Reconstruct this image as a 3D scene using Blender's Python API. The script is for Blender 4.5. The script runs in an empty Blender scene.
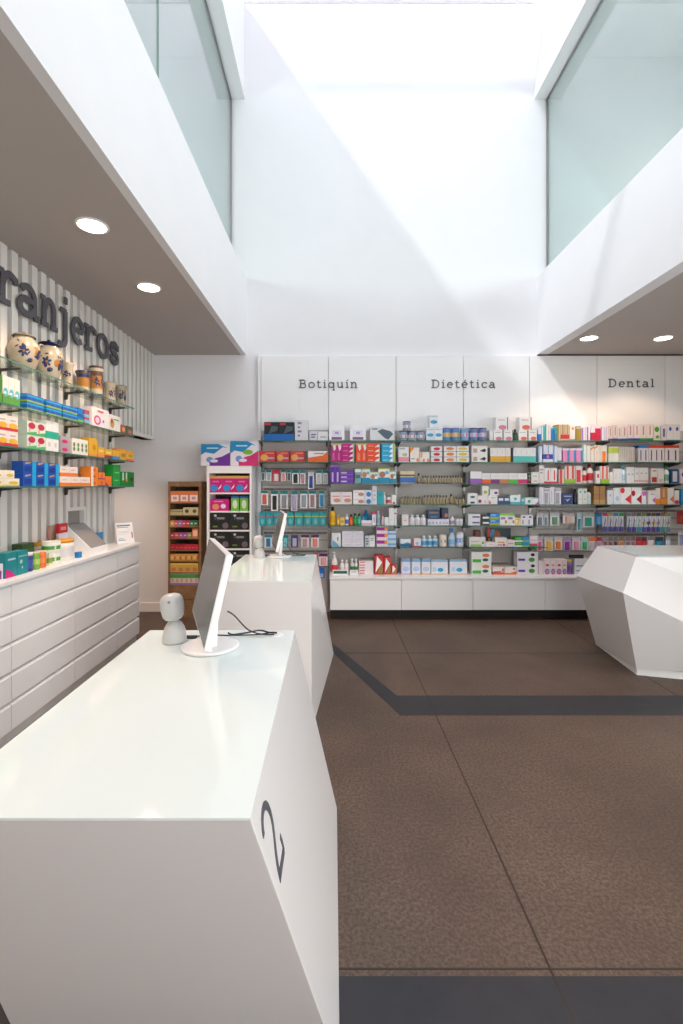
import bpy, bmesh, math, random
from mathutils import Vector, Matrix
random.seed(7)
SC = bpy.context.scene
COL = SC.collection
# ------------------------------------------------------------------ camera, world, light, exposure
F, VX, VY, H = 483.0, 332.0, 486.0, 1.55      # focal length in px, vanishing point, eye height
cam_d = bpy.data.cameras.new('camera'); cam = bpy.data.objects.new('camera', cam_d); COL.objects.link(cam)
cam_d.sensor_fit = 'VERTICAL'; cam_d.sensor_height = 36; cam_d.sensor_width = 36
cam_d.lens = F/1024*36
cam_d.shift_x = (341.5-VX)/1024; cam_d.shift_y = -(512-VY)/1024
cam.location = (0, 0, H); cam.rotation_euler = (math.pi/2, 0, 0)
cam_d.clip_start = 0.05; cam_d.clip_end = 100
SC.camera = cam
SC.view_settings.view_transform = 'Standard'; SC.view_settings.look = 'None'
SC.view_settings.gamma = 1; SC.view_settings.use_curve_mapping = False
SC.view_settings.exposure = 0.78
SC.cycles.use_denoising = True
SC.cycles.max_bounces = 10; SC.cycles.diffuse_bounces = 7; SC.cycles.transparent_max_bounces = 16
SC.cycles.sample_clamp_indirect = 6
SC.cycles.caustics_reflective = False; SC.cycles.caustics_refractive = False
W = bpy.data.worlds.new('sky'); SC.world = W; W.use_nodes = True
W.node_tree.nodes['Background'].inputs[0].default_value = (1.0, 0.975, 0.97, 1)
W.node_tree.nodes['Background'].inputs[1].default_value = 4.2
def light(name, typ, loc, rot=(0,0,0), parent=None, **kw):
    d = bpy.data.lights.new(name, typ); o = bpy.data.objects.new(name, d); COL.objects.link(o)
    o.location = loc; o.rotation_euler = rot
    for k, v in kw.items(): setattr(d, k, v)
    if parent: o.parent = parent
    return o
sun = light('sun', 'SUN', (0, 0, 12), energy=3.7, angle=math.radians(2.5), color=(1, .97, .92))
sun.rotation_euler = Vector((1, .75, -1.40)).to_track_quat('-Z', 'Y').to_euler()
po = light('skylight_portal', 'AREA', (0.72, 1.9, 7.52), shape='RECTANGLE', size=3.6, size_y=8.1)
po.data.cycles.is_portal = True
po2 = light('shopfront_portal', 'AREA', (4.83, .15, 1.65), rot=(0, math.radians(90), 0), shape='RECTANGLE', size=2.7, size_y=4.1)
po2.data.cycles.is_portal = True
for x_, a_ in ((-4.35, -90), (5.35, 90)):
    p3 = light('gallery_portal', 'AREA', (x_, 1.9, 4.8), rot=(0, math.radians(a_), 0), shape='RECTANGLE', size=1.0, size_y=8.0)
    p3.data.cycles.is_portal = True
# ------------------------------------------------------------------ materials
def lin(c):
    if isinstance(c, str):
        c = c.lstrip('#'); c = [int(c[i:i+2], 16)/255 for i in (0, 2, 4)]
    return tuple(x/12.92 if x <= .04045 else ((x+.055)/1.055)**2.4 for x in c) + (1,)
_mats = {}
def mat(c, rough=.45, metal=0, spec=.5, name=None, emit=0, var=0, scale=8, bump=0):
    key = (c, rough, metal, spec, emit, var, scale, bump)
    if key in _mats: return _mats[key]
    m = bpy.data.materials.new(name or 'surface'); m.use_nodes = True
    nt = m.node_tree; b = nt.nodes['Principled BSDF']
    b.inputs['Base Color'].default_value = lin(c); b.inputs['Roughness'].default_value = rough
    b.inputs['Metallic'].default_value = metal; b.inputs['Specular IOR Level'].default_value = spec
    if emit:
        b.inputs['Emission Color'].default_value = lin(c); b.inputs['Emission Strength'].default_value = emit
    if var or bump:
        tc = nt.nodes.new('ShaderNodeTexCoord'); n = nt.nodes.new('ShaderNodeTexNoise')
        n.inputs['Scale'].default_value = scale; n.inputs['Detail'].default_value = 6; n.inputs['Roughness'].default_value = .6
        nt.links.new(tc.outputs['Object'], n.inputs['Vector'])
        if var:
            mx = nt.nodes.new('ShaderNodeMix'); mx.data_type = 'RGBA'; mx.blend_type = 'MULTIPLY'
            mx.inputs[0].default_value = 1
            r = nt.nodes.new('ShaderNodeMapRange')
            r.inputs[1].default_value = .3; r.inputs[2].default_value = .7
            r.inputs[3].default_value = 1-var; r.inputs[4].default_value = 1+var*.4
            nt.links.new(n.outputs['Fac'], r.inputs[0])
            mx.inputs[6].default_value = lin(c); nt.links.new(r.outputs[0], mx.inputs[7])
            nt.links.new(mx.outputs[2], b.inputs['Base Color'])
        if bump:
            bn = nt.nodes.new('ShaderNodeBump'); bn.inputs['Strength'].default_value = bump; bn.inputs['Distance'].default_value = .004
            nt.links.new(n.outputs['Fac'], bn.inputs['Height']); nt.links.new(bn.outputs[0], b.inputs['Normal'])
    _mats[key] = m
    return m
def glass_mat(name, tint, refl=.08, rough=0.0):
    m = bpy.data.materials.new(name); m.use_nodes = True; nt = m.node_tree; nt.nodes.clear()
    o = nt.nodes.new('ShaderNodeOutputMaterial'); t = nt.nodes.new('ShaderNodeBsdfTransparent'); g = nt.nodes.new('ShaderNodeBsdfGlossy')
    lw = nt.nodes.new('ShaderNodeLayerWeight'); lw.inputs[0].default_value = .5       # Schlick reflectance, the same on both faces
    pw = nt.nodes.new('ShaderNodeMath'); pw.operation = 'POWER'; pw.inputs[1].default_value = 5; nt.links.new(lw.outputs['Facing'], pw.inputs[0])
    fr = nt.nodes.new('ShaderNodeMath'); fr.operation = 'MULTIPLY_ADD'; fr.inputs[1].default_value = .96; fr.inputs[2].default_value = .04; nt.links.new(pw.outputs[0], fr.inputs[0])
    mp = nt.nodes.new('ShaderNodeMath'); mp.operation = 'MULTIPLY'; mp.inputs[1].default_value = refl
    mx = nt.nodes.new('ShaderNodeMixShader'); t.inputs[0].default_value = lin(tint); g.inputs['Roughness'].default_value = rough
    nt.links.new(fr.outputs[0], mp.inputs[0]); nt.links.new(mp.outputs[0], mx.inputs[0])
    nt.links.new(t.outputs[0], mx.inputs[1]); nt.links.new(g.outputs[0], mx.inputs[2]); nt.links.new(mx.outputs[0], o.inputs[0])
    return m
WHITE = mat('#e9e9eb', .7, spec=.2, name='white_wall_paint', var=.015, scale=3)
SOFFIT_SHADE = mat('#b7b0ac', .6, spec=.2, name='soffit_shade_grey')  # white soffit with its shade put into the colour
LACQ = mat('#f3f2f1', .35, name='white_lacquer')
SOLID = mat('#edeae8', .22, name='white_solid_surface', spec=.45)
GLASSTOP = mat('#e9f3f1', .06, name='back_painted_glass', spec=.5)
PANEL = mat('#f0f0f0', .4, name='white_wall_panel')
BACKP = mat('#bfbab6', .5, name='shaded_grey_backing')  # lower boards; shade between the shelves is put into this grey
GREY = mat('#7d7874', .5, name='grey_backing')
METAL = mat('#9a9a98', .35, .8, name='brushed_metal')
DMETAL = mat('#4a4846', .4, .6, name='dark_bracket_metal')
INK = mat('#55555c', .6, name='dark_grey_letters')
BLACK = mat('#18181a', .4, name='black_plastic')
WPLAS = mat('#f0eeee', .3, name='white_plastic')
SCREEN = mat('#5c5a5a', .25, name='switched_off_screen')
FLOORM = mat('#6e5b4e', .5, name='brown_polished_concrete', spec=.35, var=.34, scale=1.6, bump=.0)
BANDM = mat('#353438', .55, spec=.3, name='dark_grey_stone_band', var=.12, scale=9)
SEAM = mat('#3a302a', .8, name='floor_joint')
WOOD = mat('#8d6a48', .6, name='weathered_wood', var=.35, scale=14)
GLASS = glass_mat('tinted_partition_glass', '#e6efee', 1.0)
SHELFG = glass_mat('shelf_glass', '#eff5f2', .6)
SKYG = glass_mat('skylight_dimming_glass', '#bdbec2', .3)  # unseen tinted pane added to weaken the light from above
CLEAR = glass_mat('clear_window_glass', '#f6f8f8', 1.0)
EDGE = mat('#3f7866', .15, name='green_glass_edge')
LAMP = mat('#fff4e0', .5, name='lit_lamp', emit=9)
def speckle(m, dark, amount):
    nt = m.node_tree; b = nt.nodes['Principled BSDF']; src = b.inputs['Base Color'].links[0].from_socket
    tc = nt.nodes.new('ShaderNodeTexCoord'); n = nt.nodes.new('ShaderNodeTexNoise'); n.inputs['Scale'].default_value = 70; n.inputs['Detail'].default_value = 8; n.inputs['Roughness'].default_value = .75
    r = nt.nodes.new('ShaderNodeMapRange'); r.inputs[1].default_value = .42; r.inputs[2].default_value = .58; r.inputs[3].default_value = 0; r.inputs[4].default_value = amount
    mx = nt.nodes.new('ShaderNodeMix'); mx.data_type = 'RGBA'; mx.inputs[7].default_value = lin(dark)
    nt.links.new(tc.outputs['Object'], n.inputs['Vector']); nt.links.new(n.outputs['Fac'], r.inputs[0]); nt.links.new(r.outputs[0], mx.inputs[0])
    nt.links.new(src, mx.inputs[6]); nt.links.new(mx.outputs[2], b.inputs['Base Color'])
speckle(FLOORM, '#3c2e26', .7)
# ------------------------------------------------------------------ mesh helper
class MB:
    def __init__(s): s.v = []; s.f = []; s.m = []; s.mats = []; s.sm = []
    def mi(s, m):
        if m not in s.mats: s.mats.append(m)
        return s.mats.index(m)
    def poly(s, pts, m, smooth=False):
        i = len(s.v); s.v += [tuple(p) for p in pts]; s.f.append(tuple(range(i, i+len(pts)))); s.m.append(s.mi(m)); s.sm.append(smooth)
    def faces(s, vs, fs, m, smooth=False):
        i = len(s.v); s.v += [tuple(p) for p in vs]; k = s.mi(m)
        for f in fs: s.f.append(tuple(i+j for j in f)); s.m.append(k); s.sm.append(smooth)
    def box(s, x0, x1, y0, y1, z0, z1, m, M=None):
        vs = [(x, y, z) for z in (z0, z1) for y in (y0, y1) for x in (x0, x1)]
        if M: vs = [M @ Vector(v) for v in vs]
        s.faces(vs, [(0,2,3,1), (4,5,7,6), (0,1,5,4), (2,6,7,3), (0,4,6,2), (1,3,7,5)], m)
    def prism(s, pts, d, m, M=None, z=0):
        """outline in local XZ (counter-clockwise seen from -Y), extruded from y=z to y=z+d"""
        n = len(pts); vs = [(p[0], z, p[1]) for p in pts] + [(p[0], z+d, p[1]) for p in pts]
        if M: vs = [M @ Vector(v) for v in vs]
        s.faces(vs, [tuple(range(n)), tuple(reversed(range(n, 2*n)))] + [(i, i+n, (i+1) % n+n, (i+1) % n) for i in range(n)], m)
    def lathe(s, prof, n, m, M=None, cap=True, sx=1, sy=1):
        """prof: list of (r, z[, material])"""
        vs = []; 
        for p in prof: vs += [(p[0]*sx*math.cos(2*math.pi*i/n), p[0]*sy*math.sin(2*math.pi*i/n), p[1]) for i in range(n)]
        if M: vs = [tuple(M @ Vector(v)) for v in vs]
        b = len(s.v); s.v += [tuple(v) for v in vs]
        for k in range(len(prof)-1):
            mm = prof[k][2] if len(prof[k]) > 2 else m
            for i in range(n):
                j = (i+1) % n; s.f.append((b+k*n+i, b+k*n+j, b+(k+1)*n+j, b+(k+1)*n+i)); s.m.append(s.mi(mm)); s.sm.append(True)
        if cap:
            s.f.append(tuple(b+i for i in reversed(range(n)))); s.m.append(s.mi(m)); s.sm.append(False)
            q = b+(len(prof)-1)*n; mm = prof[-1][2] if len(prof[-1]) > 2 else m
            s.f.append(tuple(q+i for i in range(n))); s.m.append(s.mi(mm)); s.sm.append(False)
    def tube(s, pts, r, m, n=8):
        pts = [Vector(p) for p in pts]; rings = []
        up = Vector((0, 0, 1))
        for i, p in enumerate(pts):
            t = (pts[min(i+1, len(pts)-1)]-pts[max(i-1, 0)]).normalized()
            a = t.cross(up); a = a.normalized() if a.length > .01 else Vector((1, 0, 0)); b = t.cross(a).normalized()
            rings.append([p+r*(math.cos(2*math.pi*k/n)*a+math.sin(2*math.pi*k/n)*b) for k in range(n)])
        vs = [v for q in rings for v in q]; fs = []
        for i in range(len(pts)-1):
            for k in range(n): fs.append((i*n+k, (i+1)*n+k, (i+1)*n+(k+1) % n, i*n+(k+1) % n))
        fs += [tuple(range(n)), tuple(reversed(range((len(pts)-1)*n, len(pts)*n)))]
        s.faces(vs, fs, m, True)
    def mesh(s, name):
        me = bpy.data.meshes.new(name); me.from_pydata(s.v, [], s.f)
        for m in s.mats: me.materials.append(m)
        me.polygons.foreach_set('material_index', s.m); me.polygons.foreach_set('use_smooth', s.sm); me.update()
        return me
    def build(s, name, parent=None, loc=(0,0,0), rz=0, bevel=0, fix=False):
        me = s.mesh(name)
        if fix:
            bm = bmesh.new(); bm.from_mesh(me); bmesh.ops.remove_doubles(bm, verts=bm.verts, dist=1e-5)
            bmesh.ops.recalc_face_normals(bm, faces=bm.faces); bm.to_mesh(me); bm.free()
        o = bpy.data.objects.new(name, me); COL.objects.link(o); o.location = loc; o.rotation_euler[2] = rz
        if parent: o.parent = parent
        if bevel:
            b = o.modifiers.new('bevel', 'BEVEL'); b.width = bevel; b.segments = 2; b.limit_method = 'ANGLE'
        return o
_labels = {}
def tag(o, label, cat, group=None):
    n = len(label.split())
    if not 4 <= n <= 16: print('LABELLEN', n, label)
    if label in _labels: print('DUPLABEL', label)
    _labels[label] = 1
    o['label'] = label; o['category'] = cat
    if group: o['group'] = group
    return o
def empty(name, loc=(0,0,0), rz=0):
    o = bpy.data.objects.new(name, None); COL.objects.link(o); o.location = loc; o.rotation_euler[2] = rz; o.empty_display_size = .05
    return o
def struct(name, mb, fix=False, bevel=0):
    o = mb.build(name, fix=fix, bevel=bevel); o['kind'] = 'structure'; return o
def X(px, Y): return (px-VX)*Y/F
def Z(py, Y): return H-(py-VY)*Y/F
# ------------------------------------------------------------------ the room
BW = 5.97                      # back wall
XL, XR = -2.225, 4.75          # side walls
YF = -2.1                      # front wall (behind the camera)
SZ = 3.169                     # underside of the gallery
FT = 4.13                      # top of gallery parapet
TOP = 7.46
def fl(y):                     # left parapet is very slightly splayed
    return -1.065-.053*(BW-y)/4.35
m = MB(); m.box(-3.6, XR+.2, YF-.2, BW+.2, -.1, 0, FLOORM); struct('floor', m)
m = MB(); m.box(-3.6, XR+.2, BW, BW+.2, 0, TOP+.1, WHITE); struct('wall_back', m)
# left wall with a doorway at its far end
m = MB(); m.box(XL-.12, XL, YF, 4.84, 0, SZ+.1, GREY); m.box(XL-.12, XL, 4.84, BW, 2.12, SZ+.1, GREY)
struct('wall_left', m)
# passage beyond the doorway
m = MB(); m.box(-3.6, -3.5, 3.5, BW, 0, 2.6, WHITE); struct('wall_passage', m)
m = MB(); m.box(-3.5, XL-.12, 3.5, BW, 2.5, 2.6, WHITE); struct('ceiling_passage', m)
m = MB(); m.box(-3.5, XL-.12, 3.4, 3.5, 0, 2.6, WHITE); struct('wall_passage_end', m)
m = MB(); m.box(XR, XR+.2, YF, -1.9, 0, SZ+.1, WHITE); m.box(XR, XR+.2, 2.2, BW, 0, SZ+.1, WHITE)
m.box(XR, XR+.2, -1.9, 2.2, 0, .3, WHITE); m.box(XR, XR+.2, -1.9, 2.2, 3.0, SZ+.1, WHITE); struct('wall_right', m)
m = MB(); m.box(XR+.08, XR+.09, -1.9, 2.2, .3, 3.0, CLEAR)
for y in (-1.9, -.55, .8, 2.15): m.box(XR+.05, XR+.12, y, y+.05, .3, 3.0, METAL)
struct('window_5', m)
# front wall with the shopfront window opening
m = MB()
m.box(-2.4, .9, YF-.15, YF, 0, TOP, WHITE); m.box(2.5, XR+.2, YF-.15, YF, 0, TOP, WHITE)
m.box(.9, 2.5, YF-.15, YF, 2.4, TOP, WHITE); m.box(.9, 2.5, YF-.15, YF, 0, .02, WHITE)
struct('wall_front', m)
m = MB(); m.box(.9, 2.5, YF-.09, YF-.08, .02, 2.4, CLEAR)
for x in (.9, 1.68, 2.46): m.box(x, x+.04, YF-.12, YF-.05, .02, 2.4, METAL)
struct('window_1', m)
# galleries: soffit, parapet, upper room, partition glass, beam
m = MB(); vs = [(XL-.1, YF, SZ), (fl(YF), YF, SZ), (fl(BW), BW, SZ), (XL-.1, BW, SZ)]
m.faces(vs+[(a, b, c+.25) for a, b, c in vs], [(0,3,2,1), (4,5,6,7), (0,1,5,4), (1,2,6,5), (2,3,7,6), (3,0,4,7)], SOFFIT_SHADE); struct('ceiling_left', m, fix=True)
m = MB(); m.box(2.528, XR+.2, YF, BW, SZ, SZ+.25, SOFFIT_SHADE); struct('ceiling_right', m)
m = MB(); vs = [(fl(YF)-.12, YF, SZ+.002), (fl(YF)+.002, YF, SZ-.002), (fl(BW)+.002, BW, SZ-.002), (fl(BW)-.12, BW, SZ+.002)]
m.faces(vs+[(a, b, FT) for a, b, c in vs], [(0,3,2,1), (4,5,6,7), (0,1,5,4), (1,2,6,5), (2,3,7,6), (3,0,4,7)], WHITE); struct('trim_1', m, fix=True)
m = MB(); m.box(2.526, 2.65, YF, BW, SZ-.002, FT, WHITE); struct('trim_2', m)
for k, (a, b, xo) in enumerate(((-1.42, -1.08, -4.2), (2.5, 2.83, 5.2))):
    m = MB(); m.box(a, b, YF, BW, 6.33, TOP+.05, WHITE); struct('trim_%d' % (3+k), m)
    g = -1.25 if k == 0 else 2.66
    m = MB()
    for y0, y1 in ((YF, 1.2), (1.206, 3.46), (3.466, BW)) : m.box(g-.006, g+.006, y0, y1, FT-.02, 6.335, GLASS)
    for y in (1.2, 3.46): m.box(g-.007, g+.007, y, y+.006, FT, 6.33, EDGE)
    m.box(g-.012, g+.012, BW-.02, BW-.001, FT, 6.33, METAL)
    m.box(g-.012, g+.012, YF, BW, 6.318, 6.332, METAL)
    struct('window_%d' % (2+k), m)
    x0, x1 = (xo, a) if k == 0 else (b, xo)
    m = MB(); m.box(x0, x1, YF, BW, 6.85, 6.95, WHITE); struct('ceiling_upper_%s' % ('left', 'right')[k], m)
    m = MB(); m.box(xo-.1, xo, YF, BW, SZ, 4.3, WHITE); m.box(xo-.1, xo, YF, BW, 5.3, 6.95, WHITE); m.box(xo-.1, xo, YF, YF+.3, 4.3, 5.3, WHITE); m.box(xo-.1, xo, BW-.3, BW, 4.3, 5.3, WHITE); struct('wall_upper_%s' % ('left', 'right')[k], m)  # unseen opening added in this wall to brighten the upper room
    fx0, fx1 = (xo, XL-.1) if k == 0 else (XR+.2, xo)
    m = MB(); m.box(fx0, fx1, YF, BW, SZ, SZ+.25, WHITE); struct('floor_upper_%s' % ('left', 'right')[k], m)
    m = MB(); m.box(fx0, fx1, BW, BW+.1, SZ, 6.95, WHITE); m.box(fx0, fx1, YF-.15, YF, SZ, 6.95, WHITE); struct('wall_upper_ends_%s' % ('left', 'right')[k], m)
# skylight: kerb, rafters and an added pane dimming the sky
m = MB(); m.box(-1.08, 2.5, -2.1, -2.0, TOP, TOP+.15, WHITE)
for y in (-.6, .9, 2.4, 3.9, 5.4): m.box(-1.08, 2.5, y-.02, y+.02, TOP+.02, TOP+.14, WHITE)
m.box(-1.08, 2.5, -2.0, BW, TOP+.05, TOP+.056, SKYG)
struct('window_4', m)
# baseboards
m = MB(); m.box(-3.5, -1.5, BW-.015, BW, 0, .11, LACQ); struct('baseboard_back', m)
# floor joints and stone bands
m = MB(); m.box(.698, .704, YF, 5.9, 0, .0020, SEAM); m.box(2.55, 2.556, YF, 5.9, 0, .0012, SEAM)
m.box(-1.15, .698, YF, YF+.006, 0, .0012, SEAM)
for y in (4.48, 1.55): m.box(-1.9, XR, y-.003, y+.003, 0, .0013, SEAM)
struct('trim_5', m)
m = MB(); t = .0016
def slab(pts, mt): 
    n = len(pts); m.faces([(a, b, 0) for a, b in pts]+[(a, b, t) for a, b in pts], [tuple(range(n, 2*n))]+[(i, (i+1) % n, (i+1) % n+n, i+n) for i in range(n)], mt)
slab([(.46, 3.265), (XR, 3.265), (XR, 3.57), (.48, 3.57)], BANDM)
slab([(.46, 3.265), (.48, 3.57), (-.433, 5.857), (-.496, 5.857)], BANDM)
struct('trim_6', m)
m = MB(); slab([(-1.9, 1.18), (XR, 1.18), (XR, 1.526), (-1.9, 1.526)], BANDM); struct('trim_7', m)
# slatted cladding on the left wall (slats stand off a grey backing) with a framed niche
SLAT = mat('#e2dfda', .5, name='white_slat'); SLB = mat('#8a847f', .7, name='slat_gap')
m = MB(); p = .112; y = BW-.02
k = 0
NY0, NY1, NZ0, NZ1 = 3.99, 4.25, 1.02, 1.34
while y > .2:
    y0, y1 = y-.066, y
    low = 2.155 if y0 > 4.80 else 0
    if y1 > NY0-.02 and y0 < NY1+.02:
        m.box(XL, XL+.032, y0, y1, NZ1+.03, SZ, SLAT); m.box(XL, XL+.032, y0, y1, low, NZ0, SLAT)
    else: m.box(XL, XL+.032, y0, y1, low, SZ, SLAT)
    y -= p
struct('trim_8', m)
m = MB(); m.box(XL-.12, XL+.036, 4.80, 4.86, 0, 2.12, SLAT); m.box(XL-.12, XL+.036, 4.80, BW, 2.12, 2.16, SLAT)
struct('trim_9', m)
m = MB()
m.box(XL, XL+.045, NY0-.03, NY0, NZ0-.03, NZ1+.03, SLAT); m.box(XL, XL+.045, NY1, NY1+.03, NZ0-.03, NZ1+.03, SLAT)
m.box(XL, XL+.045, NY0, NY1, NZ1, NZ1+.03, SLAT); m.box(XL, XL+.004, NY0, NY1, NZ0, NZ1, mat('#8f8a86', .6, name='niche_back'))
struct('trim_10', m)
# ------------------------------------------------------------------ lettering (drawn strokes with slab serifs)
def arc(cx, cy, rx, ry, a0, a1, n=14):
    return [(cx+rx*math.cos(math.radians(a0+(a1-a0)*i/n)), cy+ry*math.sin(math.radians(a0+(a1-a0)*i/n))) for i in range(n+1)]
GL = {  # x-height 1; list of (points, weight) ; advance
 'r': ([([(.2,0),(.2,.95)],1), ([(.0,.95),(.24,.95)],.8), ([(0,.05),(.5,.05)],.8), ([(.2,.6)]+arc(.5,.58,.28,.38,160,70)+[(.72,.88),(.74,.74)],1)], .86),
 'a': ([(arc(.42,.62,.3,.33,150,0)+[(.72,.12),(.76,.05),(.92,.05)],1), (arc(.36,.28,.28,.25,60,330)+[(.72,.3)],1), ([(.72,.5),(.44,.53),(.3,.5)],.9)], 1.02),
 'n': ([([(.2,0),(.2,.95)],1), ([(0,.95),(.24,.95)],.8), ([(0,.05),(.42,.05)],.8), ([(.2,.6)]+arc(.52,.6,.27,.35,165,0)+[(.79,.05)],1), ([(.6,.05),(1.0,.05)],.8)], 1.1),
 'j': ([([(.42,.95)]+[(.42,0)]+arc(.17,-.12,.25,.26,0,-125),1), ([(.16,.95),(.46,.95)],.8), ([(.34,1.36),(.5,1.36)],1.15)], .68),
 'e': ([([(.12,.52),(.82,.52)],.8), (arc(.47,.5,.37,.45,5,310,22),1)], 1.0),
 'o': ([(arc(.5,.5,.4,.45,0,360,26),1)], 1.04),
 's': ([(arc(.42,.7,.26,.24,20,230,12)+arc(.42,.28,.28,.23,60,-160,12),1), ([(.7,.66),(.7,.93)],.8), ([(.12,.08),(.12,.36)],.8)], .86),
 'B': ([([(.24,0),(.24,1.4)],1), ([(0,1.37),(.62,1.37)]+arc(.62,1.06,.26,.31,90,-90)+[(.24,.75)],.8), ([(.24,.75),(.66,.75)]+arc(.66,.39,.32,.36,90,-90)+[(0,.03)],.8)], 1.2),
 'D': ([([(.24,0),(.24,1.4)],1), ([(0,1.37),(.55,1.37)]+arc(.55,.7,.52,.67,90,-90,18)+[(0,.03)],.85)], 1.32),
 't': ([([(.3,1.3),(.3,.25)]+arc(.5,.24,.2,.2,180,290)+[(.72,.16)],1), ([(.06,.93),(.62,.93)],.8)], .84),
 'i': ([([(.27,0),(.27,.95)],1), ([(.06,.95),(.3,.95)],.8), ([(.04,.05),(.5,.05)],.8), ([(.2,1.32),(.34,1.32)],1.1)], .62),
 'I': ([([(.27,0),(.27,.95)],1), ([(.06,.95),(.3,.95)],.8), ([(.04,.05),(.5,.05)],.8), ([(.2,1.18),(.42,1.42)],.8)], .62),
 'q': ([(arc(.45,.5,.35,.44,0,360,24),1), ([(.82,1.0),(.82,-.42)],1), ([(.62,-.4),(1.02,-.4)],.8)], 1.12),
 'u': ([([(.2,.95),(.2,.38)]+arc(.47,.35,.27,.3,180,350)+[(.8,.5)],1), ([(.8,.95),(.8,.05),(.98,.05)],1), ([(.02,.95),(.22,.95)],.8), ([(.62,.95),(.82,.95)],.8)], 1.12),
 'c': ([(arc(.48,.5,.38,.45,55,315,20),1), ([(.74,.68),(.74,.95)],.8)], .96),
 'l': ([([(.27,0),(.27,1.4)],1), ([(.04,1.4),(.3,1.4)],.8), ([(.04,.05),(.5,.05)],.8)], .62),
 'E': ([([(.12,.52),(.82,.52)],.8), (arc(.47,.5,.37,.45,5,310,22),1), ([(.42,1.14),(.64,1.42)],.8)], 1.0),
}
def stroke(mb, pts, w, d, M, mt, closed=False):
    n = len(pts); L = []; R = []
    if abs(pts[0][0]-pts[-1][0])+abs(pts[0][1]-pts[-1][1]) < 1e-4 and n > 3: closed = True
    for i in range(n):
        if closed: a, b = pts[i-1 if i else n-2], pts[i+1 if i < n-1 else 1]
        else: a, b = pts[max(i-1, 0)], pts[min(i+1, n-1)]
        dx, dy = b[0]-a[0], b[1]-a[1]; l = math.hypot(dx, dy) or 1; nx, ny = -dy/l*w/2, dx/l*w/2
        k = 1
        if 0 < i < n-1:
            u = (pts[i][0]-pts[i-1][0], pts[i][1]-pts[i-1][1]); v = (b[0]-pts[i][0], b[1]-pts[i][1])
            cu = (u[0]*v[0]+u[1]*v[1])/((math.hypot(*u)*math.hypot(*v)) or 1); k = 1/max(.6, math.sqrt(max(.05, (1+cu)/2)))
        L.append((pts[i][0]+nx*k, pts[i][1]+ny*k)); R.append((pts[i][0]-nx*k, pts[i][1]-ny*k))
    vs = []
    for i in range(n): vs += [(R[i][0], 0, R[i][1]), (L[i][0], 0, L[i][1]), (R[i][0], d, R[i][1]), (L[i][0], d, L[i][1])]
    vs = [M @ Vector(v) for v in vs]; fs = []
    for i in range(n-1):
        a, b = 4*i, 4*i+4
        fs += [(a, b, b+1, a+1), (a+2, a+3, b+3, b+2), (a, a+2, b+2, b), (a+1, b+1, b+3, a+3)]
    fs += [(0, 1, 3, 2), (4*n-4, 4*n-2, 4*n-1, 4*n-3)]
    mb.faces(vs, fs, mt)
def word(text, root, xh, adv, w, d, mt=INK, slots=None):
    """letters in the root's local XZ plane, front towards -Y; every letter a part"""
    x = 0
    for i, ch in enumerate(text):
        st, a = GL[ch]; mb = MB()
        x0 = slots[i][0] if slots else x; sc = (slots[i][1]-slots[i][0])/a/1.0 if slots else xh
        for k, (pts, wt) in enumerate(st):
            stroke(mb, [(q[0]*sc+x0, q[1]*xh) for q in pts], w*wt, d, Matrix.Translation((0, -.0006*k, 0)), mt)
        mb.build('letter', root); x += a*xh+adv
    return x
r = empty('wall_lettering', (XL+.062, 0, 2.765), math.pi/2)
tag(r, 'large raised dark grey lettering reading ranjeros across the slatted left wall', 'sign')
word('ranjeros', r, .215, 0, .046, .014, slots=[(3.13,3.34),(3.335,3.60),(3.60,3.83),(3.82,4.0),(4.02,4.24),(4.24,4.45),(4.455,4.70),(4.715,4.92)])
# ------------------------------------------------------------------ downlights
def downlight(x, y, label, power, z=SZ):
    r = empty('ceiling_light', (x, y, z)); tag(r, label, 'light', 'recessed downlights')
    mb = MB(); mb.lathe([(.098, -.0005), (.098, -.006), (.083, -.008), (.083, -.001)], 32, WPLAS, cap=False); mb.build('trim_ring', r)
    mb = MB(); mb.lathe([(.082, -.006), (.082, -.001)], 32, LAMP); mb.build('diffuser', r)
    light('lamp', 'SPOT', (0, 0, -.03), parent=r, energy=power, spot_size=math.radians(118), spot_blend=.35, color=(1, .70, .50), shadow_soft_size=.07)
for y, s in ((3.0, 'nearer of two round downlights in the left soffit'), (3.93, 'farther of two round downlights in the left soffit')):
    downlight(-1.49, y, s, 44)
downlight(2.81, 5.28, 'left round downlight in the right soffit, nearest the skylight well', 17)
downlight(3.62, 5.28, 'right round downlight in the right soffit, above the Dental panel', 17)
downlight(-1.49, 1.2, 'added warm fill light in the left soffit above the nearest counter', 26)   # three unseen lamps added for warm fill light
downlight(-1.49, -.6, 'added warm fill light in the left soffit behind the camera', 26)
downlight(3.9, .4, 'added warm fill light in the right soffit near the side window', 12)
downlight(-2.9, 4.7, 'round downlight in the ceiling of the side passage', 34, 2.499)
# ------------------------------------------------------------------ service counters
def top_slab(pts, z, name, root):
    mb = MB(); n = len(pts)
    mb.faces([(a, b, z-.004) for a, b in pts]+[(a, b, z) for a, b in pts], [tuple(reversed(range(n))), tuple(range(n, 2*n))]+[(i, (i+1) % n, (i+1) % n+n, i+n) for i in range(n)], GLASSTOP)
    return mb.build(name, root)
r = empty('service_counter', (0, 0, 0)); tag(r, 'nearest faceted white service counter marked with the number 2', 'counter', 'faceted white counters')
A, B, C, E = (-.147, .873, .95), (-.154, 2.01, .95), (.024, 2.325, 0), (.021, 1.284, 0)
A2, B2, C2, E2 = (-.757, .873, .95), (-.757, 2.01, .95), (-.82, 2.325, 0), (-.80, 1.284, 0)
lo = lambda q: (q[0], q[1], q[2]-.004) if q[2] > .5 else q
mb = MB(); q = [lo(v) for v in (A, B, C, E, A2, B2, C2, E2)]
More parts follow.
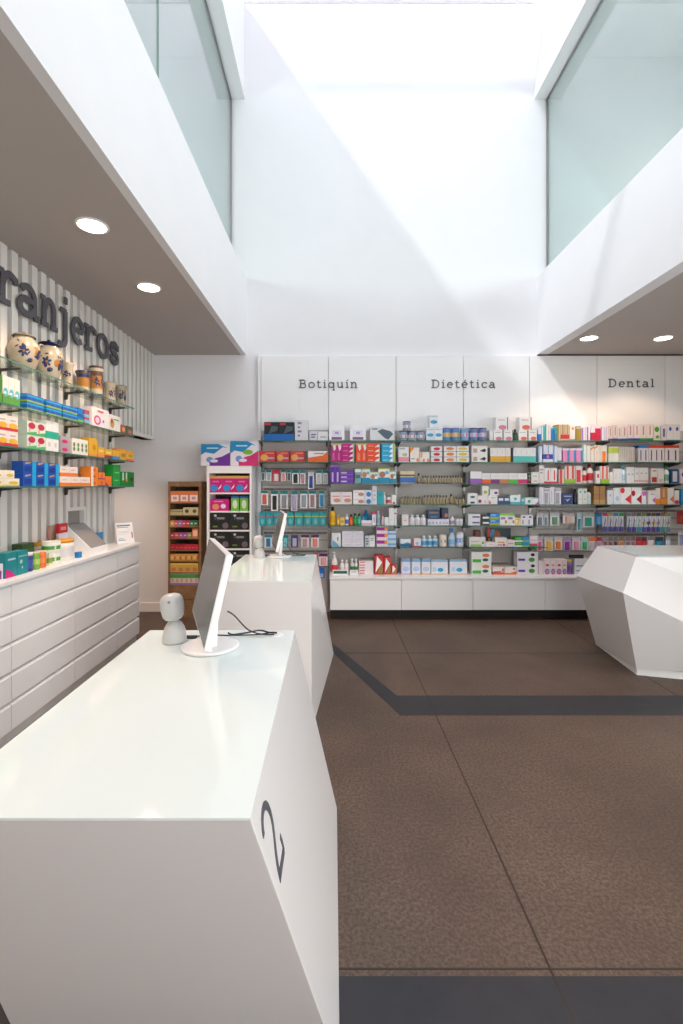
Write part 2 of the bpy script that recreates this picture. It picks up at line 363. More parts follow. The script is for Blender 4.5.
mb.faces(q, [(0,3,2,1), (4,5,6,7), (0,4,7,3), (1,2,6,5), (0,1,5,4), (3,7,6,2)], SOLID); mb.build('body', r, fix=True, bevel=.002)
top_slab([A2[:2], A[:2], B[:2], B2[:2]], .95, 'glass_top', r)
# the figure 2 lies on the slanting side face
M2 = Matrix.Translation((-.15, 0, .95)) @ Matrix.Rotation(math.atan2(.171, .95), 4, 'Y').inverted() @ Matrix.Rotation(math.pi/2, 4, 'Z')
mb = MB()
M3 = M2 @ Matrix.Translation((0, -.0035, 0))
def q2(p): return (p[0]-.001, (.735+(p[1]-.729)*.895-.95)/math.cos(math.atan2(.171, .95)))
two = [(.941,.878), (.942,.893), (.950,.906), (.965,.913), (.982,.912), (1.0,.902), (1.015,.885), (1.025,.862), (1.027,.838), (1.021,.812), (1.011,.785), (1.006,.757), (1.010,.729)]
stroke(mb, [q2(p) for p in two], .0165, .002, M3, INK)
stroke(mb, [q2(p) for p in ((1.003, .729), (1.088, .727))], .018, .002, M3, INK)
stroke(mb, [q2(p) for p in ((1.086, .722), (1.084, .745), (1.074, .770))], .012, .002, M3, INK)
o = mb.build('number_two', r); o['label'] = 'dark grey figure 2'
r = empty('service_counter', (0, 0, 0)); tag(r, 'second faceted white service counter, behind the one marked 2', 'counter', 'faceted white counters')
A, B, C, E = (-.129, 3.04, .95), (-.136, 4.23, .95), (.015, 4.46, 0.0), (-.129, 3.04, 0)
A2, B2, C2, E2 = (-.757, 3.04, .95), (-.757, 4.23, .95), (-.82, 4.46, 0), (-.80, 3.04, 0)
mb = MB(); q = [lo(v) for v in (A, B, C, E, A2, B2, C2, E2)]
mb.faces(q, [(0,2,1), (0,3,2), (4,5,6,7), (0,4,7,3), (1,2,6,5), (0,1,5,4), (3,7,6,2)], SOLID); mb.build('body', r, fix=True, bevel=.002)
top_slab([A2[:2], A[:2], B[:2], B2[:2]], .95, 'glass_top', r)
r = empty('service_counter', (0, 0, 0)); tag(r, 'faceted white counter with sharp ridge at the right edge of the picture', 'counter', 'faceted white counters')
def on_plane(px, py, a, b, c):               # where the line of sight through a picture point meets the plane a, b, c
    a, b, c = Vector(a), Vector(b), Vector(c); n = (b-a).cross(c-a); o_ = Vector((0, 0, H)); d_ = Vector(((px-VX)/F, 1, -(py-VY)/F))
    return tuple(o_+d_*((a-o_).dot(n)/d_.dot(n)))
T1, T2, U, R2 = (2.655, 4.83, .95), (2.568, 4.08, .95), (2.965, 4.08, .798), (2.26, 3.75, .72)
R1 = on_plane(576.5, 575.5, T1, T2, R2); R3 = on_plane(683, 621.5, T2, U, R2)
ext = lambda a, b, k: tuple(a[i]+(b[i]-a[i])*k for i in range(3))
U4 = ext(T2, U, 2.4); R4 = ext(R2, R3, 2.1)
T1b = (4.1, 4.83, .95); T2b = (4.1, 4.08, .95)
P2 = (2.483, 3.94, .06); P1 = on_plane(596, 645, R1, R2, P2); P3 = on_plane(683, 671.5, R2, R3, P2); P4 = ext(P2, P3, 3)
mb = MB()
mb.faces([T1, T2, R2, R1], [(0, 1, 2, 3)], SOLID)
mb.faces([T2, U4, R4, R2], [(0, 3, 2, 1)], SOLID)
mb.faces([T2, T2b, U4], [(0, 2, 1)], SOLID)
mb.faces([R1, R2, P2, P1], [(0, 1, 2, 3)], SOLID)
mb.faces([R2, R4, P4, P3, P2], [(0, 1, 2, 3, 4)], SOLID)
B1, B4 = (4.1, 4.6, .06), (4.1, 4.1, .06)
mb.faces([T1, R1, P1, B1, T1b], [(0, 1, 2, 3, 4)], SOLID)
mb.faces([U4, T2b, T1b, B1, P4, R4], [(0, 1, 2, 3, 4, 5)], SOLID)
mb.faces([P1, P2, P3, P4, B1], [(0, 1, 2, 3, 4)], SOLID)
mb.faces([T1, T1b, T2b, T2], [(0, 1, 2, 3)], SOLID)
mb.build('body', r, fix=True)
mb = MB(); f = [(P1[0]+.02, P1[1]-.01), (P2[0]+.018, P2[1]+.022), (P3[0], P3[1]+.025), (3.7, P3[1]+.03), (4.05, 4.5)]
mb.faces([(a, b, 0) for a, b in f]+[(a, b, .06) for a, b in f], [(4,3,2,1,0), (5,6,7,8,9)]+[(i, (i+1) % 5, (i+1) % 5+5, i+5) for i in range(5)], LACQ); mb.build('plinth', r, fix=True)
top_slab([(2.60, 4.09), (4.09, 4.09), (4.09, 4.82), (2.68, 4.82)], .958, 'glass_top', r)
# ------------------------------------------------------------------ monitors, scanners, cables on the counters
def copy_tree(o, parent=None):
    c = o.copy(); COL.objects.link(c); c.parent = parent
    for ch in list(o.children): copy_tree(ch, c)
    return c
def monitor():
    r = empty('monitor')
    tl = Matrix.Translation((0, 0, .225)) @ Matrix.Rotation(math.radians(-13), 4, 'X')
    mb = MB(); mb.box(-.263, .263, -.012, .012, -.157, .157, WPLAS, tl); mb.build('housing', r, bevel=.004)
    mb = MB(); mb.box(-.257, .257, -.0135, -.0118, -.148, .152, SCREEN, tl); mb.build('screen', r)
    mb = MB(); mb.box(-.12, .12, .011, .034, -.10, .10, WPLAS, tl); mb.build('rear_cover', r, bevel=.008)
    mb = MB(); q = [(-.04, -.01, .010), (.04, -.01, .010), (.04, .02, .010), (-.04, .02, .010), (-.03, .012, .14), (.03, .012, .14), (.03, .028, .14), (-.03, .028, .14)]
    mb.faces(q, [(3,2,1,0), (4,5,6,7), (0,1,5,4), (1,2,6,5), (2,3,7,6), (3,0,4,7)], WPLAS); mb.build('stand', r, fix=True, bevel=.004)
    mb = MB(); mb.lathe([(.100, 0), (.106, .003), (.106, .008), (.098, .012)], 48, WPLAS); mb.build('base', r)
    return r
mo = monitor(); mo.location = (-.452, 1.793, .951); mo.rotation_euler[2] = math.radians(-70)
tag(mo, 'white computer monitor on the counter marked 2', 'monitor', 'monitors on the counters')
m2 = copy_tree(mo); m2.location = (-.448, 4.1, .951); m2.rotation_euler[2] = math.radians(-80)
tag(m2, 'white computer monitor on the farther counter', 'monitor', 'monitors on the counters')
def scanner():
    r = empty('barcode_scanner')
    mb = MB(); S = mat('#cdcfce', .3, name='pale_grey_plastic')
    mb.lathe([(.046, 0), (.047, .008), (.044, .03), (.038, .055), (.026, .075), (.014, .084), (.012, .09)], 28, S, sy=.95); mb.build('base', r)
    mb = MB(); tl = Matrix.Translation((-.009, 0, .134)) @ Matrix.Rotation(math.radians(-6), 4, 'Y')
    mb.lathe([(.016, -.051), (.030, -.047), (.039, -.036), (.0435, -.012), (.0445, .012), (.042, .030), (.034, .043), (.022, .049), (.010, .051)], 28, S, tl); h = mb.build('head', r)
    mb = MB(); mb.lathe([(.005, 0), (.005, .003)], 12, mat('#8a8c8c', .4), Matrix.Translation((-.008, -.040, .160)) @ Matrix.Rotation(math.radians(72), 4, 'X')); mb.build('button', h)
    return r
sc_ = scanner(); sc_.location = (-.606, 1.86, .951); tag(sc_, 'pale scanner with rounded head beside the nearer monitor', 'scanner', 'scanners on the counters')
s2_ = copy_tree(sc_); s2_.location = (-.607, 4.05, .951); tag(s2_, 'pale scanner with rounded head beside the farther monitor', 'scanner', 'scanners on the counters')
def smooth(pts, n=6):
    out = []; P = [Vector(p) for p in pts]
    for i in range(len(P)-1):
        a, b, c, d = P[max(i-1, 0)], P[i], P[i+1], P[min(i+2, len(P)-1)]
        for k in range(n):
            t = k/n; out.append(.5*((2*b)+(c-a)*t+(2*a-5*b+4*c-d)*t*t+(3*b-a-3*c+d)*t**3))
    return out+[P[-1]]
for dy, nm, g in ((0, 'nearer', 1.945), (2.2, 'farther', 4.145)):
    mb = MB(); mb.lathe([(.030, 0), (.030, .002), (.026, .003)], 28, WPLAS)
    o = mb.build('cable_grommet', loc=(-.225, g, .9505)); tag(o, 'white round cable grommet by the %s monitor' % nm, 'cable outlet')
    for pts, s in (([(-.395, 1.83, 1.075), (-.375, 1.86, 1.05), (-.33, 1.90, .985), (-.28, 1.918, .962), (-.232, 1.932, .956)], 'upper'),
                   ([(-.40, 1.86, .985), (-.385, 1.87, .975), (-.34, 1.90, .972), (-.29, 1.94, .970), (-.255, 1.948, .960), (-.222, 1.952, .957)], 'middle'),
                   ([(-.56, 1.885, .958), (-.50, 1.925, .955), (-.40, 1.925, .955), (-.30, 1.935, .955), (-.238, 1.965, .956)], 'lower')):
        mb = MB(); q = smooth([(a, b+dy, c) for a, b, c in pts]); mb.tube(q, .0028 if s != 'middle' else .0036, BLACK)
        if s == 'lower': mb.tube([(-.567, 1.87+dy, .965), (-.525, 1.88+dy, .962)], .0075, BLACK)
        o = mb.build('cable'); tag(o, '%s black cable running to the grommet behind the %s monitor' % (s, nm), 'cable')
# ------------------------------------------------------------------ drawer cabinets along the left wall
XC = -1.929
for k, (y0, y1) in enumerate(((1.47, 2.187), (2.187, 2.907), (2.907, 3.625), (3.625, 4.34), (4.34, 4.84))):
    r = empty('drawer_cabinet', (-2.1, y0, 0))
    tag(r, ['white drawer cabinet nearest the camera along the left wall', 'white drawer cabinet below the teal cartons', 'white drawer cabinet below the round food tins', 'white drawer cabinet under the slanted carton', 'narrow white drawer cabinet ending at the doorway'][k], 'cabinet', 'white drawer cabinets')
    def at(a, b, c, d, e, f, nm, mt, p=r, bv=.002):
        mb = MB(); mb.box(a+2.1, b+2.1, c-y0, d-y0, e, f, mt); return mb.build(nm, p, bevel=bv)
    at(XL+.036, XC-.036, y0+.001, y1-.001, .08, .955, 'carcass', LACQ)
    at(XL+.036, XC-.03, y0+.001, y1-.001, 0, .079, 'plinth', mat('#d8d4d0', .5, name='plinth_grey'))
    for j in range(5):
        z0 = .08+.179*j
        mb = MB(); w0, w1 = y0+.003-y0, y1-.003-y0
        a, b = XC-.034+2.1, XC+2.1
        vs = []
        for yy in (w0, w1): vs += [(a, yy, z0), (b, yy, z0), (b, yy, z0+.148), (b-.014, yy, z0+.159), (a, yy, z0+.159)]
        mb.faces(vs, [(4,3,2,1,0), (5,6,7,8,9)]+[(i, (i+1) % 5, (i+1) % 5+5, i+5) for i in range(5)], LACQ); mb.build('drawer', r, fix=True)
mb = MB(); mb.box(XL+.036, XC+.012, .9, 4.86, .9612, .985, LACQ); o = mb.build('worktop', bevel=.003); tag(o, 'long white worktop over the drawer cabinets on the left', 'worktop')
CT = .985
# glass shelves on the left wall
LZ = {1: 2.330, 2: 2.055, 3: 1.797, 4: 1.548}
for k in LZ:
    r = empty('glass_shelf', (XL, 0, LZ[k])); tag(r, '%s glass shelf on the slatted left wall' % ('topmost', 'second highest', 'third highest', 'lowest')[k-1], 'shelf', 'glass shelves of the left wall')
    mb = MB(); mb.box(.036, .241, 1.6, 4.84, -.010, 0, SHELFG); mb.build('glass', r)
    mb = MB(); mb.box(.2411, .2425, 1.6, 4.84, -.0095, -.0005, EDGE); mb.build('edge', r)
    for y in (2.35, 3.15, 3.95, 4.74):
        mb = MB(); mb.prism([(.034, -.011), (.034, -.075), (.055, -.07), (.06, -.03), (.19, -.017), (.19, -.011)], .016, DMETAL, Matrix.Translation((0, y, 0)) ); mb.build('bracket', r, fix=True)
# ------------------------------------------------------------------ shelving wall at the back
SEAMS = [261, 328.5, 396, 463.5, 529.5, 597, 665, 733]
YP = 5.93
bayname = ['first', 'second', 'third', 'fourth', 'fifth', 'sixth', 'seventh']
sx = [X(p, YP) for p in SEAMS]
for k in range(7):
    mb = MB(); zm = Z(430.6, YP)
    mb.box(sx[k]+.003, sx[k+1]-.003, YP, BW-.002, zm, 3.150, PANEL)
    o = mb.build('wall_panel', bevel=.002)
    tag(o, 'tall white wall panel above the %s bay from the left' % bayname[k], 'panel', 'white upper wall panels')
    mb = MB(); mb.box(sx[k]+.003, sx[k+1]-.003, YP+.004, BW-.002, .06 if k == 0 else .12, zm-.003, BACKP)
    for q in range(1, 12):                      # shallow horizontal joints of the slotted backing
        z = zm-q*.135
        if k in (0, 4, 5, 6) and z > .15: mb.box(sx[k]+.004, sx[k+1]-.004, YP+.0028, YP+.0039, z, z+.012, mat('#8f8b88', .5, name='slot_shade'))
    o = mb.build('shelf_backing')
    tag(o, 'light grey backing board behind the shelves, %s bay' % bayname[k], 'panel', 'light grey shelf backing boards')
mb = MB(); mb.box(sx[0]-.035, sx[0]-.002, YP-.012, BW-.002, .06, 3.150, PANEL); o = mb.build('end_panel'); tag(o, 'narrow white end strip left of the wall shelving', 'panel')
mb = MB(); mb.box(2.53, sx[7], YP+.005, BW-.002, 3.151, SZ-.003, mat('#2c2624', .7)); struct('trim_11', mb)
for k in range(8):
    mb = MB(); x = sx[k]
    z0 = .08
    if k == 0: x += .012
    mb.box(x-.011, x+.011, YP-.016, YP-.001, z0 if k < 2 else .5, 2.16, METAL)
    for j in range(40):
        z = .55+j*.04; mb.box(x-.003, x+.003, YP-.0165, YP-.0155, z, z+.018, BLACK)
    o = mb.build('shelf_standard'); tag(o, 'slotted metal upright, number %s from the left on the back wall' % ['one', 'two', 'three', 'four', 'five', 'six', 'seven', 'eight'][k], 'upright', 'slotted uprights')
rows = dict(A=440.3, B=462.0, C=483.4, D=504.6, E=525.8, F=547.4)
YS = 5.645
RZ = {k: Z(v, YS) for k, v in rows.items()}; DK = .504
RZ['G'] = DK
ordn = dict(A='top', B='second', C='third', D='fourth', E='fifth', F='sixth')
for k in range(7):
    for c in 'ABCDEF':
        if k == 0 and c not in 'AB': continue
        if k >= 4 and c in 'EF': continue
        r = empty('glass_shelf', (sx[k], YS, RZ[c])); w = sx[k+1]-sx[k]
        xs1 = w-.004
        if k == 3 and c in 'EF': xs1 = w+(X(538, YS)-X(529.5, YS))
        tag(r, '%s glass shelf in the %s bay of the back wall' % (ordn[c], bayname[k]), 'shelf', 'glass shelves of the back wall')
        mb = MB(); mb.box(.004, xs1, 0.0015, .262, -.008, 0, SHELFG); mb.build('glass', r)
        mb = MB(); mb.box(.004, xs1, 0, .0014, -.0078, -.0004, EDGE); mb.build('edge', r)
        for bx in (.014, w-.026):
            mb = MB(); mb.prism([(-.268, -.05), (-.245, -.05), (-.05, -.02), (-.05, -.009), (-.268, -.009)], .012, DMETAL, Matrix.Translation((bx, 0, 0)) @ Matrix.Rotation(-math.pi/2, 4, 'Z')); mb.build('bracket', r, fix=True)
# base cabinets
bpx = [330, 401.5, 473, 545, 617, 689]
for k in range(5):
    x0, x1 = X(bpx[k], 5.55), X(bpx[k+1], 5.55)
    r = empty('base_cabinet', (x0, 5.55, .125)); tag(r, 'low white floating base cabinet, %s from the left' % ['first', 'second', 'third', 'fourth', 'fifth'][k], 'cabinet', 'low white base cabinets')
    mb = MB(); mb.box(.001, x1-x0-.001, .02, .36, 0, .353, LACQ); mb.build('carcass', r)
    mb = MB(); mb.box(.002, x1-x0-.002, 0, .019, 0, .345, LACQ); mb.build('door', r, bevel=.0015)
    mb = MB(); mb.box(.001, x1-x0-.001, .12, .35, -.124, -.001, mat('#26221f', .8)); mb.build('plinth', r)  # near-black block stands in for the shadow under the floating cabinet
mb = MB(); mb.box(X(329.5, 5.55), X(689, 5.55), 5.54, YP-.017, .479, DK, LACQ); o = mb.build('display_ledge', bevel=.002); tag(o, 'long white ledge on top of the low base cabinets', 'ledge')
# lettering on the panels
for txt, p0, p1, nm in (('BotiquIn', 299, 358, 'Botiquín'), ('DietEtica', 431.5, 496, 'Dietética'), ('Dental', 608.5, 655, 'Dental')):
    Y = YP-.0075; x0, x1 = X(p0, Y), X(p1, Y); base = Z(387 if nm == 'Dental' else 387.8, Y)
    r = empty('wall_lettering', (x0, Y, base)); tag(r, 'small dark grey slab serif lettering reading %s' % nm, 'sign')
    xh = .069; wd = xh*1.22; tot = sum(GL[c][1] for c in txt)*wd; adv = (x1-x0-tot)/(len(txt)-1); xx = 0; sl = []
    for c in txt: sl.append((xx, xx+GL[c][1]*wd)); xx += GL[c][1]*wd+adv
    word(txt, r, xh, 0, .0135, .005, slots=sl)
# ------------------------------------------------------------------ products
def ci(c, **k): return mat(c, .45, name='printed_carton', **k)
_pm = {}
EPS = .0006
def box_mesh(w, h, d, base, pat):
    key = (round(w, 4), round(h, 4), round(d, 3), base, str(pat))
    if key in _pm: return _pm[key]
    mb = MB(); e = EPS
    mb.box(-w/2, w/2, 0, d, 0, h, ci(base))
    for n, p in enumerate(pat):
        y = -e*(1+n*.35)
        if p[0] == 'r':
            _, a, b, c, dd, cl = p; mb.poly([(-w/2+a*w, y, b*h), (-w/2+c*w, y, b*h), (-w/2+c*w, y, dd*h), (-w/2+a*w, y, dd*h)], ci(cl))
        elif p[0] == 'b':
            _, a, b, cl = p; x = w/2-y
            mb.faces([(-x, y, a*h), (x, y, a*h), (x, d, a*h), (-x, d, a*h), (-x, y, b*h), (x, y, b*h), (x, d, b*h), (-x, d, b*h)], [(0,1,5,4), (1,2,6,5), (3,0,4,7)], ci(cl))
        elif p[0] == 'e':
            _, a, b, ru, rv, cl = p; mb.poly([(-w/2+a*w+ru*w*math.cos(t*math.pi/9), y, b*h+rv*h*math.sin(t*math.pi/9)) for t in range(18)], ci(cl))
        elif p[0] == 'p':
            _, pts, cl = p; mb.poly([(-w/2+u*w, y, v*h) for u, v in pts], ci(cl))
    _pm[key] = mb.mesh('carton'); return _pm[key]
def txt(u0, v0, u1, v1, c='#8a8a92', n=2):
    dv = (v1-v0)/(2*n-1); return [('r', u0, v0+2*i*dv, u1-(.12 if i % 2 == 0 and n > 1 else 0), v0+(2*i+1)*dv, c) for i in range(n)]
def make(kind, w, h, d, c, pat, name):
    """returns top-level object at origin: front at y=0, base z=0, centred in x"""
    if kind == 'box':
        o = bpy.data.objects.new(name, box_mesh(w, h, d, c, pat)); COL.objects.link(o); return o
    key = ('k', kind, round(w, 4), round(h, 4), c, str(pat)); r = w/2
    R = min(r, .06); sy = R/r
    def cached(sub, fn):
        kk = key+(sub,)
        if kk not in _pm: mb = MB(); fn(mb); _pm[kk] = mb.mesh(sub)
        return _pm[kk]
    T = Matrix.Translation((0, R, 0)); lab = pat[0] if pat else None; capc = pat[1] if len(pat) > 1 else '#f2f2f2'
    c2 = ci(lab) if lab else ci(c); C_ = ci(c)
    def put(sub, fn, root=None):
        o = bpy.data.objects.new(sub, cached(sub, fn)); COL.objects.link(o)
        if root: o.parent = root
        return o
    if kind == 'bottle':
        o = put(name, lambda mb: mb.lathe([(r*.9, 0), (r, h*.03), (r, h*.15, c2), (r, h*.52), (r, h*.62), (r*.8, h*.72), (r*.42, h*.78), (r*.42, h*.82)], 20, C_, T, sy=sy))
        put('cap', lambda mb: mb.lathe([(r*.5, h*.80), (r*.5, h*.97), (r*.42, h)], 16, ci(capc), T, sy=sy), o)
    elif kind == 'pump':
        o = put(name, lambda mb: mb.lathe([(r*.9, 0), (r, h*.03), (r, h*.12, c2), (r, h*.42), (r*.95, h*.55), (r*.6, h*.68), (r*.3, h*.74), (r*.3, h*.78)], 20, C_, T, sy=sy))
        def pm_(mb):
            mb.lathe([(r*.36, h*.76), (r*.36, h*.84), (r*.13, h*.85), (r*.13, h*.93), (r*.3, h*.94), (r*.3, h)], 14, ci(capc), T)
            mb.box(-r*.8, 0, R-r*.1, R+r*.1, h*.955, h*.985, ci(capc))
        put('pump_head', pm_, o)
    elif kind == 'spray':
        o = put(name, lambda mb: mb.lathe([(r*.9, 0), (r, h*.03), (r, h*.12, c2), (r, h*.4), (r*.8, h*.58), (r*.4, h*.72), (r*.3, h*.78)], 20, C_, T, sy=sy))
        def sp_(mb):
            mb.box(-r*.6, r*.45, R-r*.3, R+r*.3, h*.86, h, ci(capc)); mb.box(-r*.25, r*.3, R-r*.25, R+r*.25, h*.76, h*.86, ci(capc)); mb.box(-r*.55, -r*.4, R-.005, R+.005, h*.72, h*.87, ci(capc))
        put('trigger', sp_, o)
    elif kind == 'tub':
        o = put(name, lambda mb: mb.lathe([(r*.94, 0), (r, h*.03), (r, h*.18, c2), (r, h*.62), (r, h*.84)], 22, C_, T, sy=sy))
        put('lid', lambda mb: mb.lathe([(r*1.0, h*.845), (r*1.0, h*.97), (r*.94, h)], 22, ci(capc), T, sy=sy), o)
    elif kind == 'tin':
        mid = ci(pat[2]) if len(pat) > 2 else c2
        def tin_(mb):
            mb.lathe([(r*.97, 0), (r, h*.02), (r, h*.08), (r, h*.30, c2), (r, h*.62), (r, h*.93)], 22, C_, T, sy=sy)
        o = put(name, tin_)
        def lg(mb):
            q = [(r*.62*math.cos(t*math.pi/9), r*.62*math.sin(t*math.pi/9)) for t in range(18)]
            mb.poly([(a, R-math.sqrt(max(0, 1-(a/r)**2))*R-.0008, h*.45+b) for a, b in q], mid)
        put('printed_roundel', lg, o)
        put('lid', lambda mb: mb.lathe([(r*1.01, h*.93), (r*1.01, h*.98), (r*.95, h)], 22, ci(capc), T, sy=sy), o)
    elif kind == 'vial':
        o = put(name, lambda mb: mb.lathe([(r*.85, 0, ci(pat[2]) if len(pat) > 2 else C_), (r*.95, h*.12), (r*.95, h*.58), (r*.6, h*.68), (r*.3, h*.74, ci(capc)), (r*.5, h*.76, ci(capc)), (r*.5, h*.96, ci(capc)), (r*.2, h, ci(capc))], 10, C_, T))
    elif kind == 'dome':
        def dm(mb):
            q = [(w/2, 0)]+[(w/2*(abs(math.cos(a))**.55)*(1 if math.cos(a) >= 0 else -1), h*.5+h*.5*math.sin(a)**.6) for a in [math.pi*i/16 for i in range(1, 16)]]+[(-w/2, 0)]
            q = [(w/2*.86, 0), (w/2, h*.1), (w/2, h*.55)]+q[1:-1]+[(-w/2, h*.55), (-w/2, h*.1), (-w/2*.86, 0)]
            mb.prism(q, .05, C_)
        o = put(name, dm)
        def lb(mb):
            mb.box(-w*.34, w*.34, -.0012, -.0002, h*.06, h*.24, ci(pat[0])); mb.box(-w*.3, w*.3, -.0012, -.0002, h*.3, h*.68, ci(pat[1])); mb.box(-w*.12, w*.12, -.0014, -.0012, h*.42, h*.58, ci(pat[2]))
        put('printed_insert', lb, o)
    elif kind == 'hang':                     # carded blister pack
        hd, inner, body = pat[0], pat[1], (pat[2] if len(pat) > 2 else .8)
        def cd(mb):
            mb.box(-w/2, w/2, .0, .003, 0, h, C_); mb.box(-w/2, w/2, -.0012, -.0001, h*body, h*1.0, ci(hd))
            mb.box(-w*.08, w*.08, -.0016, -.0012, h*.93, h*.955, BLACK)
        o = put(name, cd)
        def bl(mb):
            a, b = w*.30, h*body*.92
            mb.faces([(-a, 0, h*.06), (a, 0, h*.06), (a, 0, b), (-a, 0, b), (-a*.7, -.014, h*.1), (a*.7, -.014, h*.1), (a*.7, -.014, b*.95), (-a*.7, -.014, b*.95)], [(4,5,6,7), (0,1,5,4), (1,2,6,5), (2,3,7,6), (3,0,4,7)], ci(inner))
        put('blister', bl, o)
    elif kind == 'brush':                    # toothbrush on a card
        def cd(mb): mb.box(-w/2, w/2, 0, .003, 0, h, C_); mb.box(-w/2, w/2, -.0012, -.0001, h*.84, h, ci(pat[0])); mb.box(-w/2, w/2, -.0012, -.0001, 0, h*.26, ci(pat[1])); mb.box(-w*.4, w*.4, -.0014, -.0013, h*.4, h*.55, ci(pat[2]))
        o = put(name, cd)
        def br(mb):
            mb.tube([(-w*.22, -.008, h*.05), (-w*.1, -.008, h*.4), (w*.14, -.008, h*.78)], .0045, ci(pat[1]), 6); mb.box(w*.06, w*.3, -.018, -.006, h*.66, h*.82, ci('#f4f4f4'))
        put('toothbrush', br, o)
    elif kind == 'pouch':                    # soft round-bottomed pouch pack
        def ph(mb):
            q = [(-w/2*.9, h*.08), (-w*.3, 0), (w*.3, 0), (w/2*.9, h*.08), (w/2, h*.4), (w/2, h*.85), (w*.42, h), (-w*.42, h), (-w/2, h*.85), (-w/2, h*.4)]
            mb.prism(q, .028, C_); mb.prism([(a*1.01, b*.01+.66*h) if b < h*.5 else (a*1.01, .72*h) for a, b in ((-w/2, 0), (w/2, 0), (w/2, h), (-w/2, h))], .03, ci(pat[0]), z=-.001)
            mb.poly([(w*.22*math.cos(t*math.pi/8), -.0008, h*.32+h*.2*math.sin(t*math.pi/8)) for t in range(16)], ci(pat[1]))
        o = put(name, ph)
    return o
ORD = ['leftmost', 'second', 'third', 'fourth', 'fifth', 'sixth', 'seventh', 'eighth', 'ninth', 'tenth', 'eleventh', 'twelfth', 'thirteenth', 'fourteenth', 'fifteenth', 'sixteenth', 'seventeenth', 'eighteenth']
NUM = ['zero', 'one', 'two', 'three', 'four', 'five', 'six', 'seven', 'eight', 'nine', 'ten', 'eleven', 'twelve', 'thirteen', 'fourteen', 'fifteen', 'sixteen', 'seventeen', 'eighteen']
def art(d): return d
def label_for(desc, place, i, n, j, s, plural):
    bits = []
    if s > 1: bits.append('bottom' if j == 0 else 'top' if j == s-1 else ('middle' if s == 3 else ('second lowest' if j == 1 else 'second highest' if j == s-2 else 'middle')))
    if n > 1:
        if n == 2: bits.append('left' if i == 0 else 'right')
        else: bits.append(ORD[i] if i == 0 else ('rightmost' if i == n-1 else ORD[i]))
    if not bits: return '%s %s' % (desc, place)
    return '%s %s %s' % (' '.join(bits), desc, place)
names = dict(box='medicine_box', bottle='bottle', pump='pump_bottle', spray='spray_bottle', tub='tub', tin='tin', vial='vial', dome='domed_pack', hang='blister_pack', brush='toothbrush_pack', pouch='pouch_pack')
cats = dict(box='box', bottle='bottle', pump='bottle', spray='bottle', tub='tub', tin='tin', vial='vial', dome='pack', hang='pack', brush='toothbrush pack', pouch='pack')
def bay_of(px):
    for k in range(7):
        if px < SEAMS[k+1]: return k
    return 6
count = 0
def P(row, p0, p1, top, desc, c, pat=(), n=1, s=1, kind='box', base=None, back=0, d=.11, hang=False, name=None, cat=None, gap=.6, onbay=None, h=None):
    """n products side by side between picture columns p0 and p1, s of them stacked, standing on shelf `row`"""
    global count
    pat = list(pat)
    Y = 5.70+back
    if hang: Y = 5.80
    zb = RZ[row]+.0008 if not hang else None
    if base is not None: zb = Z(base, Y)
    bottom = zb if not hang else Z(hang, Y)
    H_ = Z(top, Y)-bottom
    w = (X(p1, Y)-X(p0, Y))/n
    bay = bay_of((p0+p1)/2) if onbay is None else onbay
    if hang: place = 'in the %s bay, %s hook row' % (bayname[bay], row)
    elif row == 'G': place = 'on the white ledge, %s bay' % bayname[bay]
    elif base is not None: place = 'stacked on others, %s shelf, %s bay' % (ordn[row], bayname[bay])
    else: place = 'on the %s shelf, %s bay' % (ordn[row], bayname[bay])
    grp = (desc+' '+place) if n*s > 1 else None
    for i in range(n):
        for j in range(s):
            o = make(kind, w*(1-.012*gap)-.0012, H_/s-.0008, d, c, pat, name or names[kind])
            o.location = (X(p0, Y)+w*(i+.5), Y+random.uniform(0, .006), bottom+j*H_/s+.0002)
            tag(o, label_for(desc, place, i, n, j, s, None), cat or cats[kind], grp); count += 1
TX = txt(.15, .55, .85, .8, '#9a98a2')
# --- first bay
P('A', 264, 294, 422, 'black and blue carton', '#1a2026', [('b', 0, .36, '#1668b8'), ('p', [(.3,.36),(.9,.55),(.95,.75),(.5,.8)], '#4a5a60'), ('r', .05, .84, .45, .95, '#c8343c')], n=2)
P('A', 295, 308, 420, 'tall pale grey carton', '#dcdae0', txt(.2, .2, .5, .9, '#8c8aa4', 4))
P('A', 309.5, 317.5, 431, 'small pale grey carton', '#d6d4dc', txt(.2, .3, .8, .7, '#6c6a84'))
P('A', 318, 328, 431.5, 'flat clear white carton', '#e4e4e6', txt(.2, .3, .8, .5, '#bcbcc4', 1))
for a, b, t in ((259.5, 275.5, 'first'), (276.5, 289, 'second'), (290.5, 304.5, 'third')):
    P('B', a, b, 451, '%s red herbal carton from the left' % t, '#cf3a34', [('e', .3, .42, .25, .3, '#e6a860'), ('r', .5, .3, .95, .42, '#b8b8c0'), ('r', .35, .75, .9, .85, '#e88878')])
P('B', 308, 328, 451, 'white and orange carton', '#e8e4e4', [('p', [(0,0),(1,0),(1,1),(.75,.6),(0,.4)], '#ea6a28'), ('r', .3, .72, .8, .82, '#e06080')])
for i, (a, b, bt, cc, ic) in enumerate(((261.2,265.2,481,'#d8e0e0','#566'), (266,271.4,481,'#eceeee','#a8b4bc'), (281,286,481,'#eceeee','#e8a0a8'), (287,291,481,'#cfd8d8','#4a5a5c'), (292,299,484,'#f0f0f0','#202024'), (300,305.5,484,'#eceeee','#c08a94'), (316,321.8,484,'#eef0f0','#cccccc'), (322.6,328,484,'#e4e8e8','#b4bcbc'))):
    if len(ic) == 4: ic = '#'+''.join(x*2 for x in ic[1:])
    P('top', a, b, 470, '%s teal headed card pack' % ORD[i], cc, ['#128088', ic, .78], kind='hang', hang=bt)
